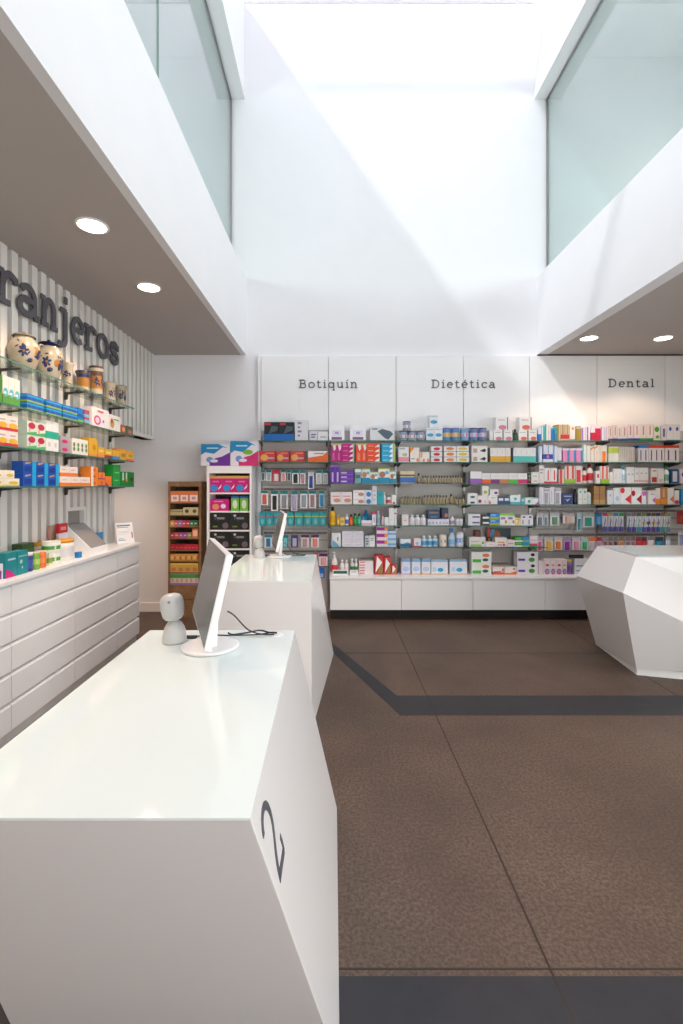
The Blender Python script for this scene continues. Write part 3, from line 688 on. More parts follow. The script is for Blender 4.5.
P('top', 272, 280, 470, 'red card pack with pale disc', '#c42c48', ['#c42c48', '#e6e6e6', .75], kind='hang', hang=482)
P('top', 308, 314, 472, 'blue nail clipper pack', '#e4e6ea', ['#d8dce4', '#28469c', .85], kind='hang', hang=489)
for i, (a, b, bt, cc, ic) in enumerate(((261,268,505,'#f0f0f0','#cc5a50'), (271,278,511,'#f4f4f4','#1c1c20'), (280,288,509,'#d4d8d8','#8c8c90'), (291,297.5,511,'#c8c4d4','#a8a2bc'), (300,307.5,508,'#e8ecec','#9098a0'), (309,316,508,'#e8eaea','#a07880'), (319,324.5,507,'#a8d0e0','#2888b8'))):
    P('second', a, b, 491, '%s teal topped tool pack' % ORD[i], cc, ['#107c84', ic, .84], kind='hang', hang=bt)
for i, (a, b) in enumerate(((259,265.5), (266.2,273), (274,280), (286.5,294), (295,303), (304,311.5), (312,319), (319.6,326.5))):
    P('third', a, b, 512, '%s teal pouch' % ORD[i], '#149aa4', ['#c04870' if i < 3 else '#c8cc3c', '#78b8b4'], kind='pouch', hang=526)
for i, (a, b, cc, hd, ic) in enumerate(((264.5,272,'#dde6ea','#1a7c90','#2878a0'), (282,288.4,'#28a0b4','#187888','#80c8cc'), (291,298,'#3c3870','#3c3870','#b8b8d0'), (301,309,'#dcd8dc','#4c2848','#b09098'), (311,319,'#e4e0e4','#501c4c','#e08878'))):
    P('fourth', a, b, 535, '%s small insole pack' % ORD[i], cc, [hd, ic, .8], kind='hang', hang=547.5)
P('fifth', 319, 327.6, 553.5, 'purple headed white pack', '#e6e2e4', ['#5c1c50', '#e0a0a0', .76], kind='hang', hang=566)
P('fifth', 313, 318, 553, 'red edged white pack', '#d83050', ['#d83050', '#e8e0e0', .6], kind='hang', hang=566)
P('lowest', 319, 324.5, 568, 'bright blue sleeve pack', '#1a66c8', ['#1a66c8', '#a8c8e8', .5], kind='hang', hang=578)
# --- second bay
for a, b, t in ((329, 344.5, 'left'), (350, 366, 'right')):
    P('A', a, b, 425, '%s domed white tablet pack' % t, '#f4f2f6', ['#8a6888', '#e4e0f0', '#b0a0d0'], kind='dome', onbay=1)
P('A', 370, 394.5, 427.5, 'white carton with a slate blue cushion printed', '#dcdcde', [('p', [(.3,.72),(.5,.9),(.85,.72),(.95,.5),(.75,.08),(.6,.2)], '#4c6070'), ('r', .08, .85, .3, .93, '#58585c')])
MG = [('b', .92, 1, '#c8c878'), ('p', [(.35,.92),(.95,.92),(.95,.7),(.6,.6)], '#f0e4ea'), ('r', .3, .1, .7, .5, '#cc5a98')]
P('B', 330.8, 341.4, 443.5, 'upright magenta carton', '#bc1478', MG, n=2)
P('B', 341.6, 354, 443.5, 'flat magenta carton', '#bc1478', [('p', [(1,.2),(1,1),(.7,.45),(.6,.2)], '#f0e8ea'), ('r', .1, .35, .5, .55, '#e070a8'), ('r', .92, 0, 1, 1, '#c8c878')], s=4)
P('B', 356, 366.6, 443.5, 'upright orange red carton', '#ee4c24', [MG[0], MG[1], ('r', .3, .1, .7, .5, '#f08868')], n=2)
P('B', 366.8, 380, 443.5, 'flat orange red carton', '#ee4c24', [('p', [(1,.2),(1,1),(.7,.45),(.6,.2)], '#f0e8ea'), ('r', .1, .35, .5, .55, '#f8a080'), ('r', .93, 0, 1, 1, '#c8c878')], s=4)
P('B', 381.5, 395.4, 443.5, 'flat bright blue carton', '#14a4d0', [('p', [(.82,0),(.82,1),(.6,.45),(.55,.2)], '#e8f0f0'), ('r', .1, .35, .5, .55, '#80d0e4'), ('r', .84, 0, 1, 1, '#b4c874')], s=4)
P('C', 330, 340, 464.7, 'upright purple carton', '#5c2896', [('r', .35, .08, .7, .6, '#c8b0e0'), ('b', .88, .96, '#9068c0')], n=2, d=.07)
P('C', 340.2, 353.5, 470.5, 'flat purple carton', '#6a34a8', [('r', .05, .3, .5, .62, '#d0bcd8'), ('b', 0, .12, '#a060d8')], s=3)
P('C', 355, 361, 469, 'grey and white carton', '#7ca8b0', [('b', .78, 1, '#eef0f0'), ('r', .1, .35, .9, .6, '#506870')])
for a, b, t, nm in ((361.5, 370, 468.5, 'first'), (370.2, 378, 471.5, 'second'), (378.3, 389.8, 468, 'third'), (390, 396, 471, 'fourth')):
    P('C', a, b, t, '%s teal and white portrait carton' % nm, '#eee8e4', [('b', 0, .38, '#1488ac'), ('b', .92, 1, '#a8d040'), ('e', .35, .58, .28, .2, '#b07850'), ('r', .6, .6, .9, .8, '#58b8d8')], onbay=1)
P('D', 330.6, 352, 492, 'white carton with hand picture', '#ecdfe0', [('e', .6, .32, .34, .16, '#c89878'), ('r', .15, .62, .85, .7, '#e08888')], n=2)
P('D', 353, 364.6, 490, 'flat white glove carton', '#efecec', [('e', .7, .4, .26, .26, '#c08870'), ('r', .1, .6, .5, .75, '#d8d0d8')], s=2)
P('D', 364.8, 371.8, 490, 'flat white and blue carton', '#e6e8ee', [('e', .55, .4, .35, .35, '#2478b8')], s=2)
P('D', 372.2, 377, 486, 'tall narrow white carton', '#dedee8', txt(.3, .2, .7, .8, '#b0b0c0', 3))
P('D', 377.3, 383.2, 491, 'plain turquoise carton', '#18a8b4', [('r', .2, .7, .8, .78, '#0c8890')])
P('D', 383.6, 385.8, 492.5, 'thin white tube', '#f0f0f0', ['#e8e8e8', '#d8e8d8'], kind='bottle')
P('D', 386.4, 391, 497, 'white jar with red label', '#f0eeee', ['#e05858', '#f4f4f4'], kind='tub')
P('D', 391.6, 396.2, 495, 'white carton with red spot', '#ecebec', [('e', .5, .15, .28, .13, '#e0343c')], onbay=1)
P('E', 329.6, 335.6, 507, 'tall yellow bottle with black cap', '#e8b81c', ['#d8a010', '#18181a'], kind='bottle', onbay=1)
P('E', 336.6, 340, 515, 'small amber yellow bottle', '#dcac24', ['#e8c868', '#e8c060'], kind='bottle')
P('E', 340.4, 344.6, 517, 'small cream yellow carton', '#e8c468', [('r', .15, .3, .85, .6, '#d89c28')])
P('E', 345.2, 348.8, 514, 'white bottle with blue and red label', '#e8e8ee', ['#4878c8', '#d8e0e8'], kind='bottle')
P('E', 349.2, 353, 514.5, 'orange bottle with black cap', '#e85a20', ['#f07838', '#1c1c1c'], kind='bottle')
P('E', 353.4, 357, 513.5, 'green bottle with black cap', '#149848', ['#48b060', '#1c1c1c'], kind='bottle')
P('E', 357.4, 361, 513.5, 'mint green bottle with black cap', '#28a888', ['#60d0b8', '#1c1c1c'], kind='bottle')
P('E', 361.4, 365.6, 515, 'first sky blue bottle', '#2090d0', ['#60b8e4', '#2888c8'], kind='bottle', back=.05)
P('E', 364.2, 368.6, 510, 'tall sky blue pump', '#2098d8', ['#40a8e0', '#1880c8'], kind='bottle', back=.12)
P('E', 368.4, 372, 515, 'third sky blue bottle', '#2090d0', ['#60b8e4', '#2888c8'], kind='bottle', back=.05)
P('E', 361.6, 371.8, 520.3, 'tiny white and pink tube', '#f0e8ec', [('b', .2, .4, '#e090a0')], n=4, d=.03, back=-.03)
P('E', 372.2, 376, 512, 'narrow white carton with pink top', '#e8e4ec', [('b', .82, 1, '#e0407c'), ('r', .3, .2, .7, .6, '#c8b8d0')])
P('E', 376.5, 380.6, 511, 'pale blue cream bottle', '#a4c0cc', ['#8cacbc', '#e0e8e8'], kind='bottle')
P('E', 381.6, 384.2, 513.5, 'thin pinkish bottle', '#ecc8cc', ['#f4d8dc', '#e8a0a8'], kind='bottle')
P('E', 384.6, 388.8, 516, 'white carton with black lid band', '#e8e8ea', [('b', .9, 1, '#303034')])
P('E', 389.1, 394.3, 508, 'tall plain white carton', '#e6e6e8', [('r', .3, .3, .7, .34, '#c8c8d0')])
P('E', 394.6, 396.4, 509, 'tall white carton with red band', '#eceaea', [('b', .68, .78, '#d82838')], onbay=1)
P('F', 331.6, 341, 533, 'pale carton with blue foot', '#dee0e2', [('p', [(0,0),(.9,0),(.5,.3),(.1,.5)], '#70a8c8'), ('r', .6, .45, .72, .7, '#506878')])
P('F', 342, 363.6, 531, 'plain lilac white carton', '#dfdde8', [('r', .2, .35, .8, .45, '#c8c4d8')], n=2, s=3)
P('F', 365, 369.4, 536, 'small grey striped carton', '#c8d4d8', txt(.15, .2, .85, .8, '#4c6470', 3))
P('F', 369.6, 375, 535.5, 'small plain white carton', '#e6e6ea', TX)
P('F', 376.6, 387.8, 526.8, 'white carton with magenta stripe', '#e6dfe8', [('r', 0, .45, .75, .95, '#b01890'), ('e', .85, .7, .14, .28, '#f08c28')], s=3)
P('F', 388, 396.2, 531, 'flat pale blue carton', '#c8dcee', [('b', .25, .65, '#78acdc')], s=3, onbay=1)
P('G', 331.5, 337.6, 552, 'white pump bottle with red label', '#ece8e8', ['#d83038', '#f2f2f2'], kind='pump')
P('G', 340, 348.8, 560, 'small white dropper bottle', '#efeaea', ['#ecdcdc', '#f4f0f0'], n=2, kind='bottle')
P('G', 332.5, 348, 570, 'white display strip with green lettering', '#eef0ee', [('r', .05, .3, .95, .85, '#28584c')], d=.02, back=-.05)
P('G', 350.4, 358, 559, 'small bottle with green label', '#d8e0d8', ['#387c48', '#f4f4f4'], n=2, kind='bottle')
P('G', 350, 358.4, 570, 'low white carton tray', '#e4e4e4', TX, d=.02, back=-.05)
P('G', 359, 373.4, 561, 'flat white carton with red print', '#e8e0e0', [('r', .06, .3, .4, .7, '#d85868')], s=5)
P('G', 374.6, 383.6, 555, 'large red carton with white kite', '#c8282c', [('p', [(.1,.1),(.85,.62),(.25,.95)], '#eeeeea'), ('p', [(.35,.08),(.92,.08),(.85,.55)], '#70883c')])
P('G', 384.2, 391, 557, 'middle red carton with white kite', '#c8282c', [('p', [(.1,.1),(.85,.62),(.25,.95)], '#eeeeea'), ('p', [(.35,.08),(.92,.08),(.85,.55)], '#70883c')])
P('G', 391.5, 396.6, 565, 'small red carton with white kite', '#d84030', [('p', [(.1,.1),(.85,.62),(.25,.95)], '#eeeeea'), ('p', [(.35,.08),(.92,.08),(.85,.55)], '#90904c')], onbay=1)
# --- third bay
P('A', 399.6, 426, 431, 'pale blue food tin with dark lid', '#8c98b0', ['#d0d8e4', '#4c505c', '#c8845c'], n=3, kind='tin')
P('A', 403.2, 411.6, 421, 'pale blue food tin with dark lid', '#8c98b0', ['#d0d8e4', '#4c505c', '#c8845c'], kind='tin', base=430.9)
P('A', 426.4, 442.6, 428, 'white carton with blue oval', '#e2e6ea', [('e', .5, .45, .4, .14, '#3c9ccc'), ('r', .1, .85, .9, .92, '#b0bcc4')], n=2)
P('A', 429.4, 438.4, 414.7, 'white carton with blue oval', '#e2e6ea', [('e', .5, .45, .4, .14, '#3c9ccc'), ('r', .1, .85, .9, .92, '#b0bcc4')], base=427.9)
P('A', 443, 460.6, 427.6, 'blue tin with gold band', '#4c88c0', ['#e0c088', '#9068a0', '#dc9c38'], n=2, kind='tin')
P('A', 461.2, 469.6, 427.6, 'blue tin with red roundel', '#78a0c8', ['#a8c4e0', '#b8bcd0', '#e03038'], kind='tin', onbay=3)
P('B', 398.6, 409, 447, 'white carton with pink foot', '#e6e2e0', [('b', .05, .34, '#e890a4'), ('e', .6, .5, .25, .12, '#b0c080'), ('r', .1, .85, .6, .92, '#8c8c98')])
P('B', 410, 419.6, 447.5, 'white carton with orange corner', '#e8dfd8', [('p', [(0,1),(0,.6),(.35,.88),(.45,1)], '#f08828'), ('e', .8, .15, .14, .12, '#f08c3c'), ('r', .1, .2, .5, .26, '#80806c')])
P('B', 420, 429.6, 452, 'low white carton with orange dots', '#e8e4de', [('e', .15, .7, .12, .3, '#f09858'), ('e', .4, .18, .14, .16, '#e89878'), ('e', .85, .18, .12, .2, '#ec8c50')])
P('B', 431, 442.2, 445.6, 'flat white carton with red oval', '#e0dfe2', [('e', .52, .42, .3, .28, '#cc2838'), ('b', .9, 1, '#7c808c')], s=3)
P('B', 444, 456.4, 445.6, 'flat white carton with orange oval', '#e4dcd8', [('e', .5, .45, .32, .28, '#dc8440'), ('b', .9, 1, '#7c84a0')], s=3)
P('B', 456.7, 469.2, 445.6, 'flat white carton with yellow oval', '#e0dfda', [('e', .5, .45, .36, .28, '#d8bc48'), ('b', .9, 1, '#6c7cac')], s=3, onbay=2)
P('C', 400.2, 414.6, 471, 'cream and blue carton', '#dccaa4', [('b', .05, .5, '#2868b8'), ('b', .58, .72, '#5c4c48')], n=2)
P('C', 417, 421, 473, 'taller amber glass vial', '#a49878', ['', '#5c4438', '#8c5848'], kind='vial')
P('C', 421.6, 463, 475.5, 'small amber glass vial', '#a89c80', ['', '#564840', '#90604c'], kind='vial', n=15)
P('D', 401, 421.5, 496.5, 'small amber glass vial in the left run', '#a0906c', ['', '#6c5848'], kind='vial', n=7)
P('D', 423.5, 448.5, 495, 'small amber glass vial in the middle run', '#a49874', ['', '#605044'], kind='vial', n=8)
P('D', 449.4, 454.2, 493.8, 'broad amber glass vial', '#a08858', ['', '#504038'], kind='vial')
P('D', 455, 465.5, 497, 'small amber glass vial in the right run', '#a49468', ['', '#605044'], kind='vial', n=3, onbay=2)
P('E', 402, 408.6, 514.5, 'white carton with faint pink print', '#e8e2e0', [('r', .3, .4, .7, .5, '#e0a8a0')])
P('E', 409.6, 426.4, 515, 'plain white round bottle', '#e6e4e6', ['#dcd8e0', '#efefef'], n=3, kind='bottle')
P('E', 428, 449, 519.2, 'little white carton with lilac print', '#e2e0ea', [('r', .3, .2, .7, .6, '#a8a4cc')], n=6)
P('E', 428.2, 439.8, 510, 'navy carton laid flat', '#2c4470', [('r', .1, .6, .9, .8, '#90785c'), ('r', .2, .15, .8, .3, '#5078a8')], base=518.9)
P('E', 441.6, 448.6, 508, 'dark blue pack with photo', '#24304c', [('e', .7, .3, .25, .22, '#b87858'), ('b', 0, .14, '#1c2874')], base=518.9)
P('E', 450, 455.4, 516, 'white bottle with grey label', '#e4e0e4', ['#a898a8', '#f0f0f0'], kind='bottle')
P('E', 456, 463.2, 519, 'small white pot', '#e6e6ec', ['#d8d8e4', '#f0f0f0'], n=2, kind='tub')
P('F', 400.2, 411, 539, 'low carton with teal waves', '#dfe6ea', [('b', 0, .4, '#1c6c94'), ('p', [(.3,.4),(1,.4),(.7,.62)], '#58a0b8')])
P('F', 412.6, 421, 538.5, 'white carton with red left edge', '#e8e0e4', [('r', 0, 0, .16, 1, '#c83848'), ('b', 0, .12, '#c8304c'), ('e', .55, .4, .22, .18, '#9cc4e0')])
P('F', 421.6, 438.6, 536, 'pale blue lotion bottle', '#c4dcec', ['#5ca4d4', '#eeeeee'], n=3, kind='bottle')
P('F', 440, 447.4, 535, 'white tub with red oval and gold foot', '#e8dccc', ['#e4e0d8', '#eeeeea', '#cc3830'], kind='tin')
P('F', 449, 456, 528.5, 'tall pale blue spray bottle', '#c0d4e4', ['#8cb8dc', '#2c74b8'], kind='spray')
P('F', 456.6, 464.6, 533, 'white tub with purple foot', '#e0dce8', ['#8cb0d8', '#e6e6ee', '#c4d4e8'], kind='tin', onbay=2)
P('G', 401.6, 410.6, 559, 'first tall diaper pack', '#d8dcea', [('b', .82, 1, '#78a0cc'), ('e', .5, .35, .36, .16, '#a8c4e8'), ('b', 0, .1, '#dcb0c8')])
P('G', 411.6, 420.6, 559, 'second tall diaper pack', '#dce0e8', [('b', .82, 1, '#78a0cc'), ('e', .5, .35, .36, .16, '#a8c4e8'), ('b', 0, .1, '#e8c098')])
P('G', 421.6, 430.6, 559, 'third tall diaper pack', '#e0e2e8', [('b', .82, 1, '#78a0cc'), ('e', .5, .35, .36, .16, '#b8c8dc'), ('b', 0, .1, '#e8b888')])
P('G', 431.2, 448, 560, 'wide diaper pack with blue badge', '#e2e4ea', [('b', .88, 1, '#90b4d4'), ('e', .55, .32, .18, .14, '#1c9cd0'), ('r', .1, .2, .3, .5, '#b4cce8'), ('b', 0, .07, '#e8b888')])
P('G', 449.8, 467.4, 560, 'second wide diaper pack with blue badge', '#e2e4ea', [('b', .88, 1, '#90b4d4'), ('e', .55, .32, .18, .14, '#1c9cd0'), ('r', .1, .2, .3, .5, '#b4cce8'), ('b', 0, .07, '#e8b888')], onbay=2)
# --- fourth bay
P('A', 470.4, 487.6, 427.6, 'lilac blue tin with dark lid', '#6878a8', ['#b8c0dc', '#3c3c48', '#dc9078'], n=2, kind='tin')
PK = [('r', .93, 0, 1, 1, '#303030'), ('e', .55, .2, .34, .18, '#c87890'), ('r', .15, .75, .75, .8, '#989490')]
P('A', 489.6, 493.2, 430.4, 'thin grey white carton', '#d8d8d8', [])
P('A', 493.8, 503.4, 430, 'first white cream carton with pink swirl', '#e6e6e6', PK)
P('A', 503.8, 513.2, 430, 'second white cream carton with pink swirl', '#e6e6e6', PK)
P('A', 496, 508, 417, 'white cream carton with pink swirl', '#e6e6e6', PK, base=429.9)
P('A', 513.6, 518.2, 429, 'dark green bottle', '#1c3828', ['#305840', '#14201c'], kind='bottle')
PK2 = [('r', .93, 0, 1, 1, '#303030'), ('e', .55, .2, .34, .18, '#dc6850'), ('r', .15, .75, .75, .8, '#989490')]
P('A', 518.6, 528, 430, 'left white cream carton with coral swirl', '#e8e6e6', PK2)
P('A', 528.6, 537.6, 430, 'right white cream carton with coral swirl', '#e8e6e6', PK2, onbay=3)
P('A', 519.6, 531.8, 417, 'white cream carton with coral swirl', '#e8e6e6', PK2, base=429.9)
P('B', 471.6, 487.6, 445.6, 'flat white carton with black motif', '#e2dfdc', [('p', [(.5,.35),(.85,.2),(.92,.5),(.8,.65)], '#28282a'), ('r', .1, .15, .35, .65, '#b89890')], s=2)
P('B', 488.4, 490, 447.8, 'thin black carton', '#202022', [])
P('B', 490.4, 510.6, 447.8, 'white carton with gold foot', '#e4e1e0', [('b', 0, .42, '#d8a424'), ('r', .3, .55, .5, .85, '#d4d0d0')], n=4)
P('B', 511.2, 513, 447.8, 'second thin black carton', '#202022', [])
P('B', 513.4, 536, 447.8, 'white carton with turquoise foot', '#e0e2e2', [('b', 0, .42, '#48b8b4'), ('r', .3, .55, .5, .85, '#d0d4d4')], n=4, onbay=3)
P('C', 465.8, 470, 472, 'dark grey carton edge', '#54545a', [])
P('C', 470.4, 481.8, 471.4, 'white carton with violet foot', '#e4e2e4', [('b', 0, .4, '#9858b8')])
for a, b, cc, nm in ((482.2, 490.8, '#ea5818', 'orange'), (491, 499.8, '#782878', 'plum'), (500, 508.8, '#c07c44', 'tan'), (509, 517.8, '#48b83c', 'green'), (518, 527.4, '#c8186c', 'crimson')):
    P('C', a, b, 473.2, 'white carton with %s foot' % nm, '#e2e0e0', [('b', 0, .4, cc), ('r', .2, .7, .8, .75, '#c8c4c4')])
P('C', 527.8, 531.4, 473, 'black carton with green and red dots', '#1c2022', [('e', .5, .7, .3, .14, '#20a068'), ('e', .5, .35, .3, .14, '#d82c3c')], onbay=3)
P('D', 467.6, 477.6, 493, 'white carton with dark green bird', '#e4e2e4', [('e', .5, .3, .25, .2, '#28504c')], s=2)
P('D', 477.9, 488, 495.4, 'white carton with maroon flower', '#e6dfe2', [('e', .2, .35, .16, .2, '#7c2850'), ('e', .75, .3, .12, .15, '#d8c0c4')])
P('D', 482.2, 488.8, 486, 'white carton with green leaf', '#e6e6e0', [('e', .5, .35, .3, .2, '#a8b048')], base=495.3)
P('D', 489.8, 498.6, 489.2, 'white carton with plum berry', '#e6e2e4', [('e', .7, .4, .2, .2, '#703058')], base=495.3)
P('D', 488.2, 497.6, 495.4, 'white carton with orange flower', '#e6e2e0', [('e', .18, .2, .12, .2, '#e06848'), ('r', .3, .7, .8, .78, '#78a8a0')])
P('D', 498, 510, 497, 'navy carton with white window', '#1c4474', [('r', .12, .5, .88, .85, '#d8e0e8')], n=2)
P('D', 510.4, 520.6, 495, 'white carton with teal foot', '#e2e8e8', [('b', 0, .25, '#38b0bc'), ('e', .5, .6, .16, .16, '#30a8b4')])
P('D', 520.9, 525, 498, 'small turquoise carton', '#48a8b8', [('r', .2, .5, .8, .8, '#a0d8dc')])
P('D', 525.3, 532, 497.6, 'small white carton with teal dot', '#e4e8e6', [('e', .6, .45, .22, .26, '#38b098')], onbay=3)
P('D', 532.3, 538.6, 497.4, 'small white carton with violet corner', '#e4e6e8', [('p', [(.4,0),(1,0),(1,.4)], '#b06cc0'), ('b', .85, 1, '#68b8b4')], onbay=4)
P('E', 468.2, 480.4, 514, 'flat white carton with violet print', '#e2e2e8', [('r', .35, .35, .95, .6, '#403878')], s=2)
P('E', 481.2, 489.4, 515, 'black carton with white band', '#28302e', [('r', .2, .3, .95, .65, '#e4e4e4')], s=2)
P('E', 489.7, 499.6, 513.4, 'flat blue carton with green foot', '#2880cc', [('b', 0, .35, '#a8b838'), ('r', .1, .6, .6, .85, '#88c0e8')], s=2)
P('E', 500, 515, 513.5, 'white carton with green top', '#e4e6e0', [('b', .82, 1, '#88c040'), ('r', .1, .5, .7, .7, '#8070a8'), ('e', .8, .3, .15, .15, '#d07838')], n=2)
P('E', 515.3, 520.8, 518, 'carton with yellow figure seven', '#e8dca8', [('p', [(.1,.9),(.9,.9),(.5,.1),(.3,.1),(.55,.7),(.1,.7)], '#e0a818')])
P('E', 521.1, 533.2, 515, 'white carton with indigo letter', '#e2e0e6', [('r', .3, .72, .7, .88, '#403c80'), ('r', .25, .1, .4, .55, '#585090')], n=2, onbay=3)
P('F', 469.4, 485.6, 537, 'white carton with lime foot', '#e4dfdc', [('p', [(.1,0),(.8,0),(.7,.25),(.1,.25)], '#a4cc70'), ('r', .1, .5, .6, .56, '#d090a0'), ('e', .85, .4, .08, .16, '#88a058')])
P('F', 474.2, 482, 530.5, 'brown figurine shaped bottle', '#7c5048', ['#6c3c38', '#5c3830'], kind='tub', base=536.9)
P('F', 487, 511, 528.3, 'dark poster card with colourful picture', '#284048', [('r', 0, .5, .14, 1, '#c82828'), ('e', .25, .6, .12, .35, '#2898c0'), ('e', .42, .55, .14, .3, '#a85028'), ('r', .05, .1, .15, .4, '#d8a030')], back=.15, d=.01)
P('F', 486, 495, 542, 'low white carton with red print', '#e8e4e2', [('r', .3, .45, .8, .55, '#e09090')])
P('F', 495.3, 507, 537.6, 'white carton with orange lettering', '#e8dfdc', [('r', .2, .4, .8, .55, '#e0a048'), ('r', .2, .15, .6, .25, '#d84858'), ('e', .75, .2, .1, .12, '#c83830')])
P('F', 507.3, 514.8, 540, 'white carton with pink lettering', '#e8dfdf', [('r', .15, .4, .85, .6, '#e088a0')])
P('F', 515, 522.6, 537, 'flat green carton', '#34943c', [('b', 0, .3, '#e0e8d8'), ('r', .1, .5, .9, .8, '#58b848')], s=2)
P('F', 522.9, 529.6, 537, 'flat blue and green carton', '#2490cc', [('b', 0, .3, '#88b858')], s=2, onbay=3)
P('F', 529.9, 537.6, 536, 'white carton with pink and green base', '#e8dce0', [('b', 0, .15, '#48a058'), ('b', .15, .3, '#d84058'), ('r', .1, .5, .9, .7, '#e8c0cc')], onbay=4)
P('G', 471.6, 491.6, 552, 'large white nappy carton with green label', '#e6e6e2', [('r', .05, .08, .48, .36, '#48b030'), ('e', .72, .7, .18, .16, '#e08038'), ('e', .7, .3, .15, .14, '#28585c')], s=2)
P('G', 492.4, 509, 564, 'low brown display carton', '#9c8078', [('r', .1, .8, .9, .86, '#805048')], back=.12)
P('G', 493, 504, 567, 'white carton with orange foot', '#e8e0da', [('b', 0, .3, '#e85820'), ('r', .1, .32, .8, .44, '#7848a0'), ('e', .9, .6, .08, .2, '#d84040')])
P('G', 504.6, 516.6, 567, 'left white carton with orange wave', '#e8dfd8', [('p', [(0,0),(1,0),(1,.45),(.4,.2),(0,.25)], '#ec7030'), ('e', .8, .75, .1, .14, '#b06858')])
P('G', 517.3, 538.2, 552, 'large white nappy carton with violet label', '#e6e4e8', [('r', .05, .2, .38, .4, '#5c2c9c'), ('e', .7, .3, .15, .2, '#4c8c30'), ('e', .75, .75, .1, .14, '#1c2430')], s=2, back=.02, onbay=3)
# --- fifth and sixth bays
def thin(row, specs, bay=None):
    for a, b, t, nm, c, pat in specs: P(row, a, b, t, nm, c, pat, onbay=bay, d=.12)
low = lambda c, v=.45: [('b', 0, v, c)]
st = lambda c, a=0, b=.35: [('r', a, 0, b, 1, c)]
thin('A', [(538.2, 541.4, 427.5, 'narrow white carton with blue lower half', '#dce4ec', low('#1878c8', .5)), (541.7, 544.8, 426, 'narrow turquoise edged carton', '#d8e8e8', st('#20b0ac', .5, 1)),
 (545.1, 548.2, 424.3, 'narrow white carton with teal spine', '#e0e8ea', st('#209898', 0, .4)), (548.5, 551, 425.5, 'narrow plain pinkish carton', '#e6dcdc', []),
 (551.3, 554.4, 427.6, 'narrow bright blue carton', '#0c78c8', [('b', .86, 1, '#40b0d0')]), (554.7, 557, 427, 'narrow blue green carton', '#18a89c', [('b', 0, .5, '#148cb4')]),
 (557.3, 560.6, 424.4, 'narrow tan carton', '#b09058', st('#d8c8a0', .6, .9)), (560.9, 565, 424.4, 'left tan carton with red square', '#c8b490', [('b', .12, .38, '#d02828'), ('r', .4, .4, .6, 1, '#8c6c38')]),
 (565.3, 569.6, 424.4, 'right tan carton with red square', '#c8b490', [('b', .12, .38, '#d02828'), ('r', .4, .4, .6, 1, '#8c6c38')]), (570, 575.6, 425.4, 'white carton with gold foot and orange spot', '#e6e0d8', [('b', 0, .1, '#b89028'), ('e', .55, .8, .2, .1, '#e88838')]),
 (576.4, 581, 425.8, 'narrow olive gold carton', '#a88c34', [('b', .82, 1, '#d8d4c8'), ('b', .9, .95, '#484848')]), (581.8, 585.4, 428, 'narrow carton with lilac stripe', '#e6dce4', st('#9868b8', .1, .45)),
 (585.8, 590.4, 426.6, 'narrow carton with violet stripe', '#e6dce4', st('#8850b0', .3, .55)), (591.2, 595.2, 424.4, 'white carton with crimson lower half', '#e6dee6', low('#c8143c', .5)),
 (595.5, 601, 424.8, 'tall crimson carton', '#cc1040', [('b', .78, 1, '#e8dce4')]), (601.3, 604.6, 426.5, 'narrow white carton with blue stripe', '#e2dce8', st('#8890d0', 0, .3)), (604.9, 608.2, 427, 'narrow white carton with lilac print', '#e4dce0', st('#b8a0c8', .3, .5))], 4)
for i, (a, b, cc) in enumerate(((608.6, 613, '#88207c'), (613.2, 617.6, '#4838a0'), (617.8, 622, '#3850b0'), (622.2, 627.6, '#2c48a8'), (627.8, 633.8, '#2848ac'), (634, 640, '#2444a8'), (640.2, 646.8, '#0c9448'), (647, 653.4, '#0c9448'))):
    P('A', a, b, (427, 425, 427, 426, 424.3, 424.3, 424.3, 424.3)[i], '%s tall toothpaste carton with coloured foot' % ORD[i], '#e0d4d0', [('b', 0, .15, cc), ('r', .4, .35, .6, .9, '#b88090')], d=.12)
thin('A', [(654, 660, 425.5, 'white carton with green leaves', '#e2dccc', [('e', .5, .75, .4, .18, '#489038'), ('e', .6, .25, .3, .12, '#60a048')]), (661.4, 666.6, 425.5, 'grey white carton with dark label', '#d4d0d4', [('r', .3, .25, .7, .8, '#485c88')])], 5)
thin('A', [(667, 673.8, 424.3, 'left white carton with blue drop', '#dcd8d8', [('e', .5, .72, .2, .13, '#2858a8'), ('b', 0, .05, '#405c98')]), (674.1, 680.6, 424.3, 'right white carton with blue drop', '#dcd8d8', [('e', .5, .72, .2, .13, '#2858a8'), ('b', 0, .05, '#405c98')])], 6)
P('B', 538.6, 542, 446.3, 'narrow pale blue carton', '#b4d0ec', st('#e6e6f0', .5, 1), onbay=4)
for i in range(2): P('B', 543.2+i*5, 548+i*5, 445 if i else 444.8, '%s blue striped carton with navy square' % ('left', 'right')[i], '#e0e0ee', [('r', 0, .3, .15, 1, '#70a8dc'), ('b', .18, .46, '#1c48b0'), ('e', .9 if i == 0 else .05, .32, .12, .1, '#e88070')], onbay=4)
thin('B', [(553.4, 557.2, 446, 'white carton with sky blue spine', '#e4e0ec', st('#60b0e0', 0, .3)), (557.5, 561.6, 447.5, 'white carton with turquoise foot', '#e2e0ec', low('#18a0c0', .12))], 4)
for i, a in enumerate((563, 569.6, 576.2)): P('B', a, a+6.2, 448.3, '%s pink and blue carton' % ORD[i], '#e890c0', [('r', .72, 0, 1, .85, '#2090c8'), ('b', .86, 1, '#e4dcec')], onbay=4)
